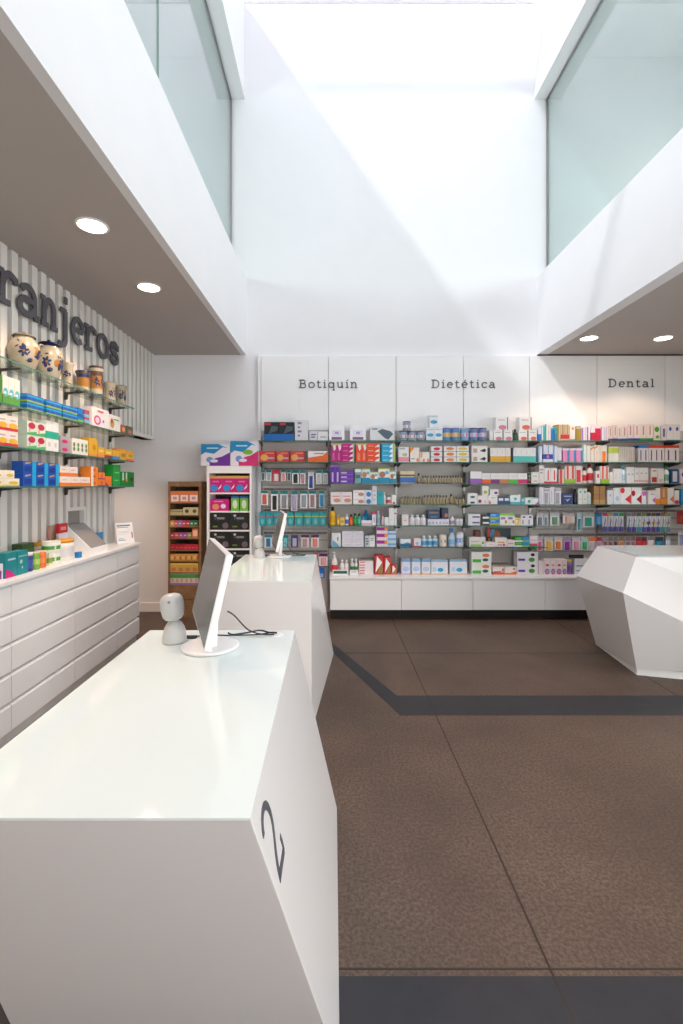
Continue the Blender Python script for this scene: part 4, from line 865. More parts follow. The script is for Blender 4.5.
thin('B', [(583, 586.6, 444.5, 'white carton with mint spine', '#dcece6', st('#90d0b8', 0, .35)), (586.9, 590.4, 445.5, 'plain off white carton', '#e8e2dc', []), (590.7, 594.2, 446.3, 'white carton with orange crest', '#e8dccf', [('p', [(0,.75),(1,.9),(1,1),(0,.85)], '#e87828')]),
 (594.5, 598, 445, 'second white carton with orange crest', '#e8dccf', [('p', [(0,.75),(1,.9),(1,1),(0,.85)], '#e87828'), ('r', .6, .1, .75, .7, '#e8b080')]), (598.3, 601, 445, 'narrow white carton with orange line', '#e8e0d8', st('#e8a060', .5, .7)), (601.3, 607, 445.5, 'white carton with large orange block', '#e6ded8', [('r', .15, 0, .8, .65, '#f07c18')])], 4)
P('B', 609, 618.8, 446.5, 'white carton with lime top', '#dcdcd4', [('b', .58, .92, '#b8c850')], n=2)
P('B', 619.1, 635, 447, 'thin greyish white carton', '#d0c8c0', [('r', .3, .1, .6, .9, '#b4aca8')], n=7)
P('B', 638.6, 648.6, 445.3, 'white carton with blue top', '#dcd6dc', [('b', .84, 1, '#1c70c0'), ('r', .38, .1, .6, .72, '#584878')], n=2, gap=1.5)
P('B', 648.9, 664.6, 445.3, 'white carton with red top', '#dcd4d4', [('b', .84, 1, '#cc3c24'), ('r', .38, .1, .6, .72, '#583c60')], n=3, gap=1.5)
P('B', 665.2, 679.2, 445.3, 'white carton with red top', '#dcd4d4', [('b', .84, 1, '#cc3c24'), ('r', .38, .1, .6, .72, '#583c60')], n=2, gap=1.5)
P('C', 531.6, 539, 472, 'white carton with faint colour print', '#e2e0dc', [('r', .3, .15, .8, .25, '#c0a890'), ('r', .2, .6, .8, .68, '#a8b8a0')], onbay=4)
P('C', 539.4, 544.2, 465.3, 'tall pale pink carton', '#e8dcdc', TX, onbay=4)
P('C', 544.6, 557, 468, 'white carton with red ribbon and foot', '#e8e4e6', [('b', 0, .12, '#d02834'), ('p', [(.5,.2),(.72,.2),(.72,.9),(.5,.8)], '#e03038')], n=2)
thin('C', [(559, 564.6, 469.5, 'carton with broad red spine', '#dcc0bc', st('#d84038', .2, .6)), (565, 570, 465.8, 'left red striped carton with green foot', '#e8dcdc', [('r', .35, .25, .75, 1, '#e03c30'), ('b', 0, .25, '#94c030')]),
 (570.3, 575.4, 465.8, 'right red striped carton with green foot', '#e8dcdc', [('r', .35, .25, .75, 1, '#e03c30'), ('b', 0, .25, '#94c030')]), (576, 582.4, 466, 'white carton with large red block', '#e6dcdc', [('r', .1, .08, .75, .78, '#dc2828')])], 4)
P('C', 583, 587.6, 467, 'small bottle with dark cap and red label', '#e8e0dc', ['#d83434', '#502028'], kind='bottle')
P('C', 588, 594.6, 463.6, 'large red bottle with maroon cap', '#e4d8d8', ['#c81c2c', '#681420'], kind='bottle')
thin('C', [(596, 600.6, 471, 'low white carton with red square', '#e8e0e0', [('r', .3, .45, .75, .75, '#d83838')]), (601, 604.8, 466, 'left red and lime carton', '#e8dcd8', [('r', .3, .25, .7, 1, '#e03c30'), ('b', 0, .25, '#98c030')]), (605.1, 609, 466, 'right red and lime carton', '#e8dcd8', [('r', .3, .25, .7, 1, '#e03c30'), ('b', 0, .25, '#98c030')])], 5)
P('C', 609.6, 613.6, 472, 'short white paste carton', '#e4e0de', [])
P('C', 613.9, 622, 468.6, 'mid height white paste carton', '#e2e0de', [('r', .4, .3, .6, .7, '#c0c8d0')], n=2)
P('C', 622.3, 626.6, 465.8, 'white flask with turquoise cap', '#dce4e8', ['#a8c4d8', '#38a8c0'], kind='bottle')
P('C', 626.9, 634.4, 467, 'slim white mouthwash carton', '#e0dedc', [('r', .2, .5, .8, .6, '#a8b4c8')], n=2)
P('C', 634.8, 648.6, 467.6, 'white gel carton with faint red foot', '#e0dcda', [('b', .1, .2, '#d8a0a0'), ('r', .3, .6, .7, .68, '#98a4c0')], n=3)
P('C', 651.2, 657.6, 468.4, 'white carton with dark red square', '#dcd6d2', [('r', .1, .08, .9, .42, '#b02830'), ('r', .2, .8, .8, .88, '#b87060')])
P('C', 658, 664.4, 468.4, 'white carton with pale red square', '#dcd6d2', [('r', .2, .1, .8, .3, '#d8b0a8')])
P('C', 665.4, 670.2, 466, 'white bottle with green cap', '#dce0d8', ['#78a888', '#209858'], kind='bottle')
P('C', 671.2, 679, 469.2, 'dark blue framed carton', '#184880', [('r', .2, .12, .8, .85, '#ccc8d0')])
P('C', 680, 686, 468.8, 'pale carton with violet dot', '#d8d0d4', [('e', .5, .6, .25, .15, '#604890')])
P('D', 539.4, 543.8, 487, 'first lavender grey carton', '#dcdae2', [('r', .3, .1, .5, .8, '#b0acc0')], onbay=4)
P('D', 544.2, 549.6, 488, 'second lavender grey carton', '#d4d2da', [('r', .1, .05, .7, .7, '#9c9ca4'), ('b', .85, .9, '#787484')])
P('D', 550, 554.8, 487, 'third lavender grey carton', '#dcdae2', [('r', .3, .1, .5, .8, '#b0acc0')])
P('D', 555.2, 561.4, 488, 'fourth lavender grey carton', '#d4d2da', [('r', .1, .05, .7, .7, '#9c9ca4'), ('b', .85, .9, '#787484')])
P('D', 562.2, 573.2, 493.6, 'navy carton with white tick', '#1c2c6c', [('p', [(.3,.55),(.48,.25),(.75,.58),(.5,.42)], '#98d8f0'), ('r', .15, .7, .85, .8, '#a8b0d0')])
P('D', 574, 578, 489, 'black bottle with black cap', '#1c1c20', ['#303036', '#101010'], kind='bottle')
P('D', 578.4, 587, 488.4, 'white carton with teal mark', '#e0e2de', [('r', .3, .72, .7, .84, '#48a090'), ('r', .3, .3, .7, .36, '#b0b8b0')], n=2)
P('D', 587.5, 592.4, 489, 'white bottle with black shoulder', '#e2e4e2', ['#c8dcd8', '#202024'], kind='bottle')
P('D', 594.2, 599.4, 486, 'left kraft cardboard carton', '#a87c48', [('b', 0, .25, '#c09458'), ('b', .5, .54, '#786850')])
P('D', 599.8, 605.4, 486, 'right kraft cardboard carton', '#a47844', [('b', 0, .25, '#c09458'), ('b', .5, .54, '#786850')])
P('D', 607.6, 613.2, 490, 'white carton with blue grey print', '#dfe0e4', [('r', .3, .55, .7, .7, '#b8bcc8')])
P('D', 613.5, 620, 488, 'white carton with pale blue wave', '#e0e2e6', [('e', .6, .35, .3, .15, '#b0c8dc')])
RT = [('p', [(.42,.3),(.98,.6),(.98,.02)], '#d8283c')]
P('D', 620.4, 631.4, 487.4, 'white carton with red dot and arrow', '#eae6e6', [('e', .2, .82, .2, .17, '#dc2438')]+RT)
P('D', 632, 642, 487.4, 'white carton with maroon dot and arrow', '#eae6e6', [('e', .15, .65, .2, .17, '#b01c28'), ('p', [(.45,.3),(.98,.58),(.98,.02)], '#a82028')])
P('D', 642.5, 646.6, 490.5, 'narrow white carton with pink ball', '#e8e0e6', [('e', .5, .78, .5, .18, '#e060b8')])
P('D', 648.6, 655.8, 490.3, 'white carton with magenta arrow', '#e4dedc', [('p', [(.5,.3),(.98,.5),(.98,.08)], '#d048a0'), ('r', .3, .7, .8, .76, '#a09090')])
P('D', 656, 660.6, 488, 'white carton with orange foot', '#e2dad4', [('b', 0, .34, '#e88018')])
P('D', 660.9, 667.6, 487, 'brown carton with orange foot', '#b87c48', [('b', 0, .3, '#e88c18'), ('r', .3, .4, .6, .9, '#d8a878')])
P('D', 668, 674.2, 488, 'white carton with orange arrow', '#e2dcd8', [('p', [(.3,.3),(.95,.55),(.95,.1)], '#e87820')])
P('D', 674.5, 679.4, 490.3, 'white carton with purple red ball', '#e0d8d8', [('e', .5, .16, .5, .15, '#b82058')])
P('D', 681, 686, 489, 'blue carton at the picture edge', '#2890c0', [])
for i, (a, b, bt, cc, hd, ic) in enumerate(((536.8,543.4,526,'#dcdce2','#c8c8d0','#787c90'), (543.8,548.4,526,'#d4d8da','#b8c0c0','#8898a8'), (550.2,559.4,525.4,'#e4e4e4','#c8ccd0','#70a078'), (563,575,523.5,'#e2dcdc','#b8a8b0','#d8b8a8'), (577,581.6,531,'#d4e4e8','#a8ccd4','#3898a8'), (582.6,594.4,527,'#d4d8d4','#a4aca8','#18907c'), (595,601.8,525,'#2c80b8','#1c5c90','#58a0d0'))):
    P('upper', a, b, 513, '%s dental care pack' % ORD[i], cc, [hd, ic, .74], kind='hang', hang=bt, onbay=4)
for i, (a, b, hd) in enumerate(((602.6,607.6,'#c82868'), (608.4,613,'#b88c30'), (613.6,618.2,'#1888c0'), (618.8,623.6,'#28a050'))):
    P('upper', a, b, 513, '%s toothbrush card of the left cluster' % ORD[i], '#dcd8dc', [hd, '#6060a8', '#d8d0d8'], kind='brush', hang=531.5, onbay=5)
for i in range(9):
    a = 626.8+i*4.9
    P('upper', a, a+4.5, 513, '%s toothbrush card of the right cluster' % ORD[i], '#d8d8da', [['#788890', '#8c6c70', '#506050', '#7c8c48', '#483c50', '#70503c', '#403c70', '#a86050', '#8c9c48'][i], ['#5058a0', '#6058a0', '#48a0a0', '#5860b0', '#604890', '#584888', '#3868a8', '#48a088', '#8090a8'][i], ['#e8e8e8', '#e0dce0', '#e4e4e4', '#e0c848', '#5c4c80', '#e8a830', '#e89828', '#d4d4d8', '#d0a828'][i]], kind='brush', hang=532, onbay=5)
P('upper', 676.8, 684, 511, 'dark red hanging pouch', '#a42c28', ['#942420', '#b84038', .7], kind='hang', hang=524)
for i, (a, b, bt, cc, hd, ic, nm) in enumerate(((537.4,543,551,'#d8c0cc','#b8b0c0','#e070a0','pink'), (544.4,553.4,551,'#dcd4c4','#c8c4c4','#e0b048','yellow'), (554.4,562.6,550,'#e0d8d0','#c8c4c4','#ec7c38','orange'), (563.4,571.2,551,'#b8a0c4','#a890b4','#8c2c90','purple'), (572.2,580.4,550,'#dcd0d8','#c8bcc8','#d890a8','rose'), (581,588.6,550.5,'#d0dcd4','#b8c8c0','#38a870','green'), (589,595.6,551,'#d4ccd4','#f07828','#c8c0cc','orange topped'), (596.2,601.6,551,'#d8c8cc','#c83038','#c8a8b8','red topped'), (603,607.6,550,'#c8bcc0','#a89ca4','#a86070','mauve'),
 (608.4,612.6,550,'#b8b4b8','#888','#c05058','brick'), (613.4,617.8,550,'#c4b4b8','#8c7c80','#783848','maroon'), (619,624,550,'#d8c8b8','#98786c','#e89030','amber'), (625.4,630.4,550,'#c8c0c4','#947c80','#a06c78','dusky'), (631,635.4,550,'#c8b8bc','#8c6c70','#a87884','pale plum'), (636.2,641,550,'#c83848','#902830','#d84050','crimson'), (641.4,646.6,550,'#b82838','#583034','#d82838','scarlet'), (647.6,654,548,'#d0c8cc','#8c8488','#e0d8dc','white'), (655.6,663.6,550,'#40607c','#2c3c50','#1890a0','deep teal'), (666,670.6,549,'#c8d0d4','#98a4a8','#b8ccd8','pale blue'))):
    if hd == '#888': hd = '#888888'
    P('lower', a, b, 537, '%s dental accessory bag' % nm, cc, [hd, ic, .72], kind='hang', hang=bt, onbay=4 if a < 597 else 5)
P('lower', 678.4, 685, 532, 'square white card', '#dcdce0', ['#dcdce0', '#98a0c8', .9], kind='hang', hang=550)
# ledge, fifth bay
P('G', 539.2, 544.2, 561, 'pale pink baby bottle carton', '#dcd0d0', [])
BB = lambda a, b: [('e', .5, .2, .42, .2, '#d84868'), ('e', .55, .2, .24, .12, '#60b0e4'), ('e', .5, .62, .3, .08, a), ('b', .88, 1, '#e8d8d8')]
for i, (a, b, cc) in enumerate(((544.6,550.4,'#c83848'), (550.8,556,'#d0b048'), (556.4,562.2,'#c83848'), (562.6,567,'#d0b048'))):
    P('G', a, b, 559.5, '%s baby dummy carton with pink ring' % ORD[i], '#e4dce0', BB(cc, 0))
P('G', 567.6, 573.8, 560, 'lilac bottle with yellow cap', '#8c6cb0', ['#705090', '#d8c050'], kind='tub')
P('G', 574.6, 588, 558.5, 'leaning white baby carton', '#e0e2e6', [('r', .1, .2, .9, .28, '#90a8c0'), ('r', .1, .5, .8, .58, '#8098b8')], d=.09)
P('G', 570.5, 584, 555, 'black comb rack', '#202022', [('r', .1, .3, .9, .6, '#404044')], base=558.4, d=.04)
# hooks and rails behind the hanging packs
def rail(p0, p1, py, hooks, label):
    r = empty('hook_rail', (X(p0, YP), YP-.02, Z(py, 5.87))); tag(r, label, 'rail', 'hook rails of the back wall')
    mb = MB(); mb.box(0, X(p1, YP)-X(p0, YP), 0, .012, -.012, .012, mat('#77716c', .4, .5, name='dull_metal')); mb.build('bar', r)
    for px in hooks:
        x = X(px, 5.80)-X(p0, YP); mb = MB(); mb.tube([(x, .0, .005), (x, -.14, .005), (x, -.15, .012)], .0022, METAL, 6); mb.build('hook', r)
rail(264, 327, 468.6, (263.2, 268.7, 276, 283.5, 289, 295.5, 302.7, 311, 319, 325.3), 'topmost hook rail in the first bay')
rail(264, 327, 489.2, (264.5, 274.5, 284, 294.2, 303.8, 312.5, 321.8), 'second highest hook rail in the first bay')
rail(264, 327, 510.4, (262, 269.6, 277, 290.2, 299, 307.8, 315.5, 323), 'third highest hook rail in the first bay')
rail(264, 327, 533.2, (268, 285.2, 294.5, 305, 315), 'fourth highest hook rail in the first bay')
rail(264, 327, 551.8, (315.5, 323.2), 'fifth hook rail in the first bay')
rail(264, 327, 567, (321.8,), 'lowest hook rail in the first bay')
rail(539, 592.8, 511, (540, 546, 554.8, 569, 579.3, 588.5), 'upper hook rail in the fifth bay')
rail(598, 686, 511, [680.4, 600.5, 605.1, 610.7, 615.9, 621.2]+[629+4.9*i for i in range(9)], 'upper hook rail in the sixth bay')
rail(539, 592.8, 535, (540.2, 549, 558.5, 567.3, 576.3, 584.8, 592.3), 'lower hook rail in the fifth bay')
rail(598, 686, 535, (681.7, 598.9, 605.3, 610.5, 615.6, 621.5, 668.3, 628, 633.2, 638.6, 644, 650.8, 659.6), 'lower hook rail in the sixth bay')
# ------------------------------------------------------------------ narrow white cabinet of pads and the wooden rack
YC = 5.62
def Xc(p): return X(p, YC)
zc = lambda y: Z(y, YC)
r = empty('open_cabinet', (0, 0, 0)); tag(r, 'narrow white open cabinet of pad packs by the back wall', 'cabinet')
x0, x1 = Xc(206.8), Xc(251.5)
mb = MB(); ztop = zc(466)
mb.box(x0, x0+.028, YC, 5.95, 0, ztop, LACQ); mb.box(x1-.022, x1, YC, 5.95, 0, ztop, LACQ); mb.box(x0+.028, x1-.022, 5.93, 5.95, 0, ztop, mat('#4a4644', .6))
mb.box(x0+.028, x1-.022, YC, 5.93, zc(473.2), ztop, LACQ); mb.build('carcass', r)
SB = {}
for y in (492.6, 511, 530, 548.6, 567.5, 586.5):
    mb = MB(); mb.box(x0+.029, x1-.023, YC+.002, 5.929, zc(y)-.018, zc(y), LACQ); mb.build('shelf', r)
def Q(p0, p1, top, base, desc, c, pat, n=1, place='in the narrow white cabinet', nm='pad_pack', cat='pack', kind='box', Y=YC+.02, d=.2, s=1, dz=0):
    w = (X(p1, Y)-X(p0, Y))/n; zb = zc(base)+.0005+dz; hh = (Z(top, Y)-zb)
    for i in range(n):
        for j in range(s):
            o = make(kind, w-.002, hh/s-.001, d, c, list(pat), nm); o.location = (X(p0, Y)+w*(i+.5), Y, zb+j*hh/s)
            tag(o, label_for(desc, place, i, n, j, s, None), cat, desc+' '+place if n*s > 1 else None)
Q(209.9, 248.8, 475.8, 492.6, 'magenta pad pack with blue oval', '#c41478', [('e', .3, .28, .28, .2, '#2090d0'), ('b', .85, 1, '#d8a050'), ('p', [(.6,.15),(.85,.3),(.9,.5),(.7,.3)], '#e8e0f0'), ('r', .2, .62, .7, .7, '#e070b0')], n=3)
Q(210, 229, 499, 511, 'wide magenta pad pack', '#c81480', [('e', .3, .35, .18, .25, '#e0985c'), ('e', .7, .4, .14, .2, '#e8d8e8'), ('r', .2, .75, .7, .85, '#e888c0')])
Q(231, 239, 496, 511, 'left green pack with blue top', '#70b838', [('b', .85, 1, '#2858a0'), ('e', .5, .45, .3, .3, '#d8e0c8')])
Q(240, 248, 496, 511, 'right green pack with blue top', '#70b838', [('b', .85, 1, '#2858a0'), ('e', .5, .45, .3, .3, '#d8e0c8')])
BK = [('r', .25, .62, .75, .74, '#888884'), ('p', [(.0,1),(.12,1),(.5,.5),(.4,.5)], '#34383a'), ('r', .15, .15, .4, .24, '#708038'), ('e', .8, .25, .16, .18, '#6c6068'), ('e', .28, .84, .07, .07, '#c8c8c8')]
for t, b, nm in ((512.8, 530, 'upper'), (531.8, 548.6, 'middle'), (550.4, 567.5, 'lower')):
    Q(209.9, 248.8, t, b, '%s row black pad pack' % nm, '#1c1e20', BK, n=2)
PD = lambda c: [('p', [(0,.5),(.15,.62),(.45,.55),(.75,.85),(.9,.82),(.6,1),(0,1)], '#1c8cc4'), ('p', [(1,0),(.3,0),(.28,.2),(.5,.35),(.72,.42),(1,.62)], c), ('e', .3, .28, .12, .13, '#7890c8'), ('r', .2, .78, .6, .84, '#b8e0f0'), ('e', .45, .22, .14, .07, '#d8dcec')]
Q(201, 230, 444, 466, 'large diaper bag with purple corner', '#e6e2ea', PD('#6c2c98'), place='on top of the white cabinet', nm='diaper_pack', Y=YC+.03, dz=.004)
Q(230.4, 258.6, 441, 466, 'large diaper bag with pink corner', '#e8e2e8', PD('#d02c70')+[('e', .62, .55, .18, .1, '#78b838')], place='on top of the white cabinet', nm='diaper_pack', Y=YC+.03, dz=.004)
# wooden display rack
YW = 5.70
r = empty('display_rack', (0, 0, 0)); tag(r, 'tall weathered wooden rack of small sweets packs against the wall', 'rack')
x0, x1 = X(168, YW), X(201.2, YW); zt = Z(481.5, YW)
mb = MB(); mb.box(x0, x0+.02, YW, 5.95, .0, zt, WOOD); mb.build('side_board', r)
mb = MB(); mb.box(x1-.028, x1, YW, 5.95, .0, zt, WOOD); mb.build('side_board', r)
mb = MB(); mb.box(x0+.02, x1-.028, 5.93, 5.95, 0, zt, mat('#5a4838', .8, name='dark_wood_back')); mb.build('back_board', r)
mb = MB(); mb.box(x0+.021, x1-.029, YW+.002, 5.929, Z(486.5, YW), zt-.001, WOOD); mb.build('top_board', r)
mb = MB(); mb.box(x0+.021, x1-.029, YW-.0, 5.75, .0, Z(600, YW), WOOD); mb.build('lower_board', r)
mb = MB(); mb.box(x0+.021, x1-.029, YW-.0, 5.76, Z(599.3, YW), Z(586, YW), WOOD); mb.build('lower_board', r)
RK = [502.5, 515, 526.5, 538.2, 550, 560.8, 572.4, 585.2]
for y in RK:
    mb = MB(); mb.box(x0+.021, x1-.029, YW+.004, 5.90, Z(y, YW)-.012, Z(y, YW), WOOD); mb.build('shelf', r)
def K(row, p0, p1, top, desc, c, pat=(), n=1, s=1):
    Y = YW+.012; zb = Z(RK[row], YW)+.0006; w = (X(p1, Y)-X(p0, Y))/n; hh = Z(top, Y)-zb
    nm = ['top', 'second', 'third', 'fourth', 'fifth', 'sixth', 'seventh', 'lowest'][row]
    for i in range(n):
        o = make('box', w-.0012, hh-.001, .09, c, list(pat), 'sweets_box'); o.location = (X(p0, Y)+w*(i+.5), Y, zb)
        pl = 'on the wooden rack, %s shelf' % nm
        tag(o, label_for(desc, pl, i, n, 0, 1, None), 'box', desc+' '+pl if n > 1 else None)
e0 = 170.2; e1 = 198.3
K(0, e0, e1, 491, 'orange and white sweets box', '#d87c48', [('r', .1, .1, .9, .65, '#e8d8d4'), ('r', .3, .25, .7, .5, '#c89088')], n=3)
K(1, e0, 182.5, 509.5, 'cream sweets box', '#b8ac80', [('b', .5, .8, '#8c8860')], n=3)
K(1, 183, e1, 507.4, 'taller cream and green box', '#c4b890', [('e', .5, .5, .25, .25, '#58502c')], n=2)
for i, cc in enumerate(('#c8a048', '#c85c68', '#9c70b0', '#c84058', '#b83050', '#387c48', '#30704c')):
    K(2, e0+i*3.94, e0+i*3.94+3.7, 520.5, ['yellow', 'salmon', 'lilac', 'red', 'dark red', 'green', 'dark green'][i]+' little sweets packet', cc, [('r', .2, .4, .8, .6, '#d8c8c0')])
for i, cc in enumerate(('#a83848', '#c44c58', '#a05090', '#98488c', '#8c8c50')):
    K(3, e0+i*4.3, e0+i*4.3+4.1, 532.6, ['wine red', 'rosy', 'mauve', 'purple', 'olive'][i]+' flat sweets packet', cc, [('r', .2, .4, .8, .6, '#d8b8b8')])
K(3, 192, e1, 528.6, 'tall orange sweets box', '#cc7040', [('r', .15, .2, .85, .8, '#e0c0a8')])
K(4, e0, 184, 544, 'dark red sweets packet', '#a02030', [('r', .2, .3, .8, .5, '#c05058')], n=3)
K(4, 184.2, e1, 544.4, 'bright red sweets packet', '#b82838', [('r', .2, .3, .8, .5, '#d06068')], n=4)
K(5, e0, e1, 554, 'amber sweets box', '#c89040', [('r', .1, .2, .6, .7, '#d8b070'), ('e', .8, .4, .12, .3, '#a85038')], n=5)
K(6, e0, e1, 563, 'yellow sweets box', '#c8a050', [('r', .2, .1, .8, .5, '#b87848'), ('b', .8, 1, '#d8b848')], n=4)
K(7, e0, e1, 573.5, 'green and white sweets tube', '#c8ccc0', [('b', .6, .95, '#509048'), ('b', 0, .18, '#8c6ca8'), ('e', .5, .4, .3, .18, '#d89080')], n=6)
# ------------------------------------------------------------------ left wall goods
XG = -2.005
def L(zb, p0, p1, h, desc, c, pat=(), n=1, s=1, kind='box', d=.075, place='', x=XG, nm=None, cat=None, base=0):
    a, b = F*-x/(VX-p0), F*-x/(VX-p1); w = (b-a)/n
    for i in range(n):
        for j in range(s):
            o = make(kind, w-.0015, h/s-.001, d, c, list(pat), nm or names[kind]); o.rotation_euler[2] = math.pi/2
            o.location = (x, a+w*(i+.5), zb+base+.0005+j*h/s)
            tag(o, label_for(desc, place, i, n, j, s, None), cat or cats[kind], desc+' '+place if n*s > 1 else None)
pl2, pl3, pl4, plc = 'on the left wall, second glass shelf', 'on the left wall, third glass shelf', 'on the left wall, lowest glass shelf', 'on the left worktop'
L(LZ[2], 2.5, 20, .172, 'tall white carton with green foot', '#dcdcd4', [('b', 0, .34, '#58983c'), ('e', .5, .42, .4, .16, '#58b4c4'), ('r', .2, .36, .6, .44, '#e8e8e0')], n=3, place=pl2)
L(LZ[2], -22, 2, .172, 'tall green side carton', '#3c7c20', [('b', 0, .34, '#58983c')], n=2, place=pl2)
BL = [('b', 0, .22, '#90b838'), ('b', .65, .85, '#28a0d8'), ('r', .1, .3, .5, .6, '#4040b0')]
L(LZ[2], 27, 43.5, .105, 'blue lime carton, first block,', '#1468b8', BL, n=3, s=2, place=pl2)
L(LZ[2], 46.5, 61.5, .105, 'blue lime carton, second block,', '#1468b8', BL, n=3, s=2, place=pl2)
L(LZ[2], 63, 77.5, .105, 'blue lime carton, third block,', '#1468b8', BL, n=3, s=2, place=pl2)
L(LZ[2], 78, 83, .115, 'upright blue carton', '#1c78c4', [('b', 0, .2, '#70b048'), ('b', .4, .6, '#1454a8')], n=2, place=pl2)
L(LZ[2], 84.5, 89.5, .115, 'red and light blue chequered carton', '#a84868', [('b', .1, .3, '#78b8d4'), ('b', .5, .7, '#78b8d4')], place=pl2, d=.08)
L(LZ[2], 92, 109, .165, 'wide white carton with pink swirls', '#e8e4e2', [('e', .3, .35, .2, .25, '#c84c88'), ('e', .3, .35, .12, .16, '#e8d0dc'), ('r', .3, .78, .65, .88, '#d84868'), ('e', .65, .35, .05, .08, '#3880c8')], place=pl2, d=.08)
L(LZ[2], 109.3, 120.5, .145, 'wide white carton with green print', '#e4e2dc', [('e', .25, .45, .18, .3, '#b8a048'), ('r', .4, .7, .85, .78, '#68a060'), ('e', .2, .6, .1, .16, '#b84858')], place=pl2, d=.08)
L(LZ[2], 121, 126, .08, 'small red patterned carton', '#a83c30', [('e', .5, .5, .3, .3, '#e0a868')], place=pl2)
L(LZ[2], 126.5, 133, .085, 'small green patterned carton', '#38683c', [('e', .5, .35, .3, .25, '#c86060')], place=pl2)
YW_ = [('b', 0, .2, '#c8303c'), ('e', .5, .35, .45, .18, '#e0b030'), ('r', .2, .65, .75, .75, '#b8a8a8')]
L(LZ[3], -14, 18, .19, 'white carton with gold and red foot', '#e6dcd4', YW_, n=3, s=2, place=pl3)
L(LZ[3], 27, 45.6, .185, 'white green carton with red oval', '#cfe0d0', [('e', .5, .68, .38, .24, '#b82848'), ('p', [(0,0),(1,0),(1,.3),(0,.15)], '#58b070'), ('e', .25, .35, .1, .14, '#e0a0a0')], n=2, s=2, place=pl3, d=.15)
L(LZ[3], 46, 58.6, .215, 'tall white carton with teal band', '#e6e6e4', [('b', .42, .66, '#20a890'), ('r', .3, .15, .7, .3, '#c8c8c8')], n=2, place=pl3)
L(LZ[3], 60.5, 71, .125, 'grey carton with magenta spot', '#a8a0a4', [('e', .4, .4, .28, .24, '#c82878')], s=2, place=pl3, d=.08)
L(LZ[3], 72, 88, .125, 'slim white carton with green leaves', '#e4e4dc', [('e', .5, .62, .26, .14, '#60803c'), ('e', .5, .34, .26, .14, '#60803c')], n=4, place=pl3)
L(LZ[3], 89, 97.4, .155, 'tall yellow carton', '#d8a828', [('e', .6, .5, .2, .16, '#c88018'), ('b', 0, .12, '#e08838')], place=pl3, d=.07)
L(LZ[3], 98, 104.5, .095, 'small amber carton', '#dca830', [('b', 0, .3, '#e09058'), ('r', .2, .5, .8, .7, '#e8d080')], place=pl3, d=.08)
L(LZ[3], 105, 112, .085, 'small yellow carton with maroon foot', '#dcac30', [('b', 0, .32, '#903040'), ('r', .2, .5, .8, .7, '#ecd880')], place=pl3, d=.08)
L(LZ[3], 113, 119.5, .08, 'yellow carton with blue foot', '#dcac2c', [('b', 0, .34, '#3888c8')], place=pl3)
L(LZ[3], 120, 126.5, .108, 'yellow carton with brown print', '#d0a030', [('r', .2, .3, .8, .6, '#a87028'), ('b', .9, 1, '#e87818')], place=pl3)
L(LZ[3], 127, 133.6, .102, 'yellow carton with red foot', '#dca830', [('b', 0, .2, '#d86040'), ('r', .2, .4, .8, .6, '#b88028')], place=pl3)
L(LZ[4], -10, 14.5, .05, 'upper flat white carton with yellow oval', '#e6e0d0', [('e', .6, .35, .3, .2, '#d8b838')], n=2, place=pl4, base=.05, d=.12)
L(LZ[4], -14, 19.5, .05, 'lower flat white carton with yellow oval', '#e6e0d0', [('b', 0, .2, '#e0c860'), ('e', .6, .45, .3, .2, '#d8b838')], n=2, place=pl4)
L(LZ[4], 23, 59, .165, 'royal blue carton with cyan edge', '#1450b0', [('r', .7, 0, 1, 1, '#18a0d4'), ('p', [(.15,.75),(.6,.9),(.6,.98),(.15,.9)], '#c8a070'), ('r', .1, .2, .65, .6, '#0c3890')], n=3, s=2, place=pl4)
L(LZ[4], 60, 77.8, .075, 'upper white carton with orange foot', '#e8dcd4', [('b', 0, .35, '#f07c28'), ('r', .2, .6, .6, .7, '#e0a8a0')], n=2, place=pl4, base=.0755)
L(LZ[4], 60, 90, .075, 'lower white carton with orange foot', '#e8dcd4', [('b', 0, .35, '#f07c28'), ('r', .2, .6, .6, .7, '#e0a8a0')], n=3, place=pl4)
OW = [('r', 0, 0, .35, 1, '#e8e0d8'), ('e', .5, .5, .2, .3, '#d86018')]
L(LZ[4], 91, 98, .165, 'orange and white cube carton', '#ec8828', OW, s=3, place=pl4, d=.09)
L(LZ[4], 98.4, 105, .12, 'orange carton with violet foot', '#ec8024', [('b', 0, .16, '#7c3c88')]+OW[1:], s=2, place=pl4, d=.09)
L(LZ[4], 105.4, 111.6, .09, 'small orange carton with violet corner', '#ec7c24', [('p', [(0,0),(.6,0),(0,.4)], '#7c3c88')], place=pl4, d=.09)
L(LZ[4], 113, 120.6, .20, 'tall vivid green carton', '#109038', [('r', .2, .6, .8, .66, '#80d080'), ('r', .2, .25, .7, .3, '#80d080')], place=pl4, d=.08)
L(LZ[4], 121, 134, .14, 'vivid green carton with dark pattern', '#0c7c30', [('r', .1, .4, .2, .95, '#d0e0d0'), ('r', .35, .4, .45, .95, '#d0e0d0'), ('e', .8, .5, .14, .14, '#084818'), ('e', .42, .4, .06, .1, '#e07030')], n=1, place=pl4, d=.05)
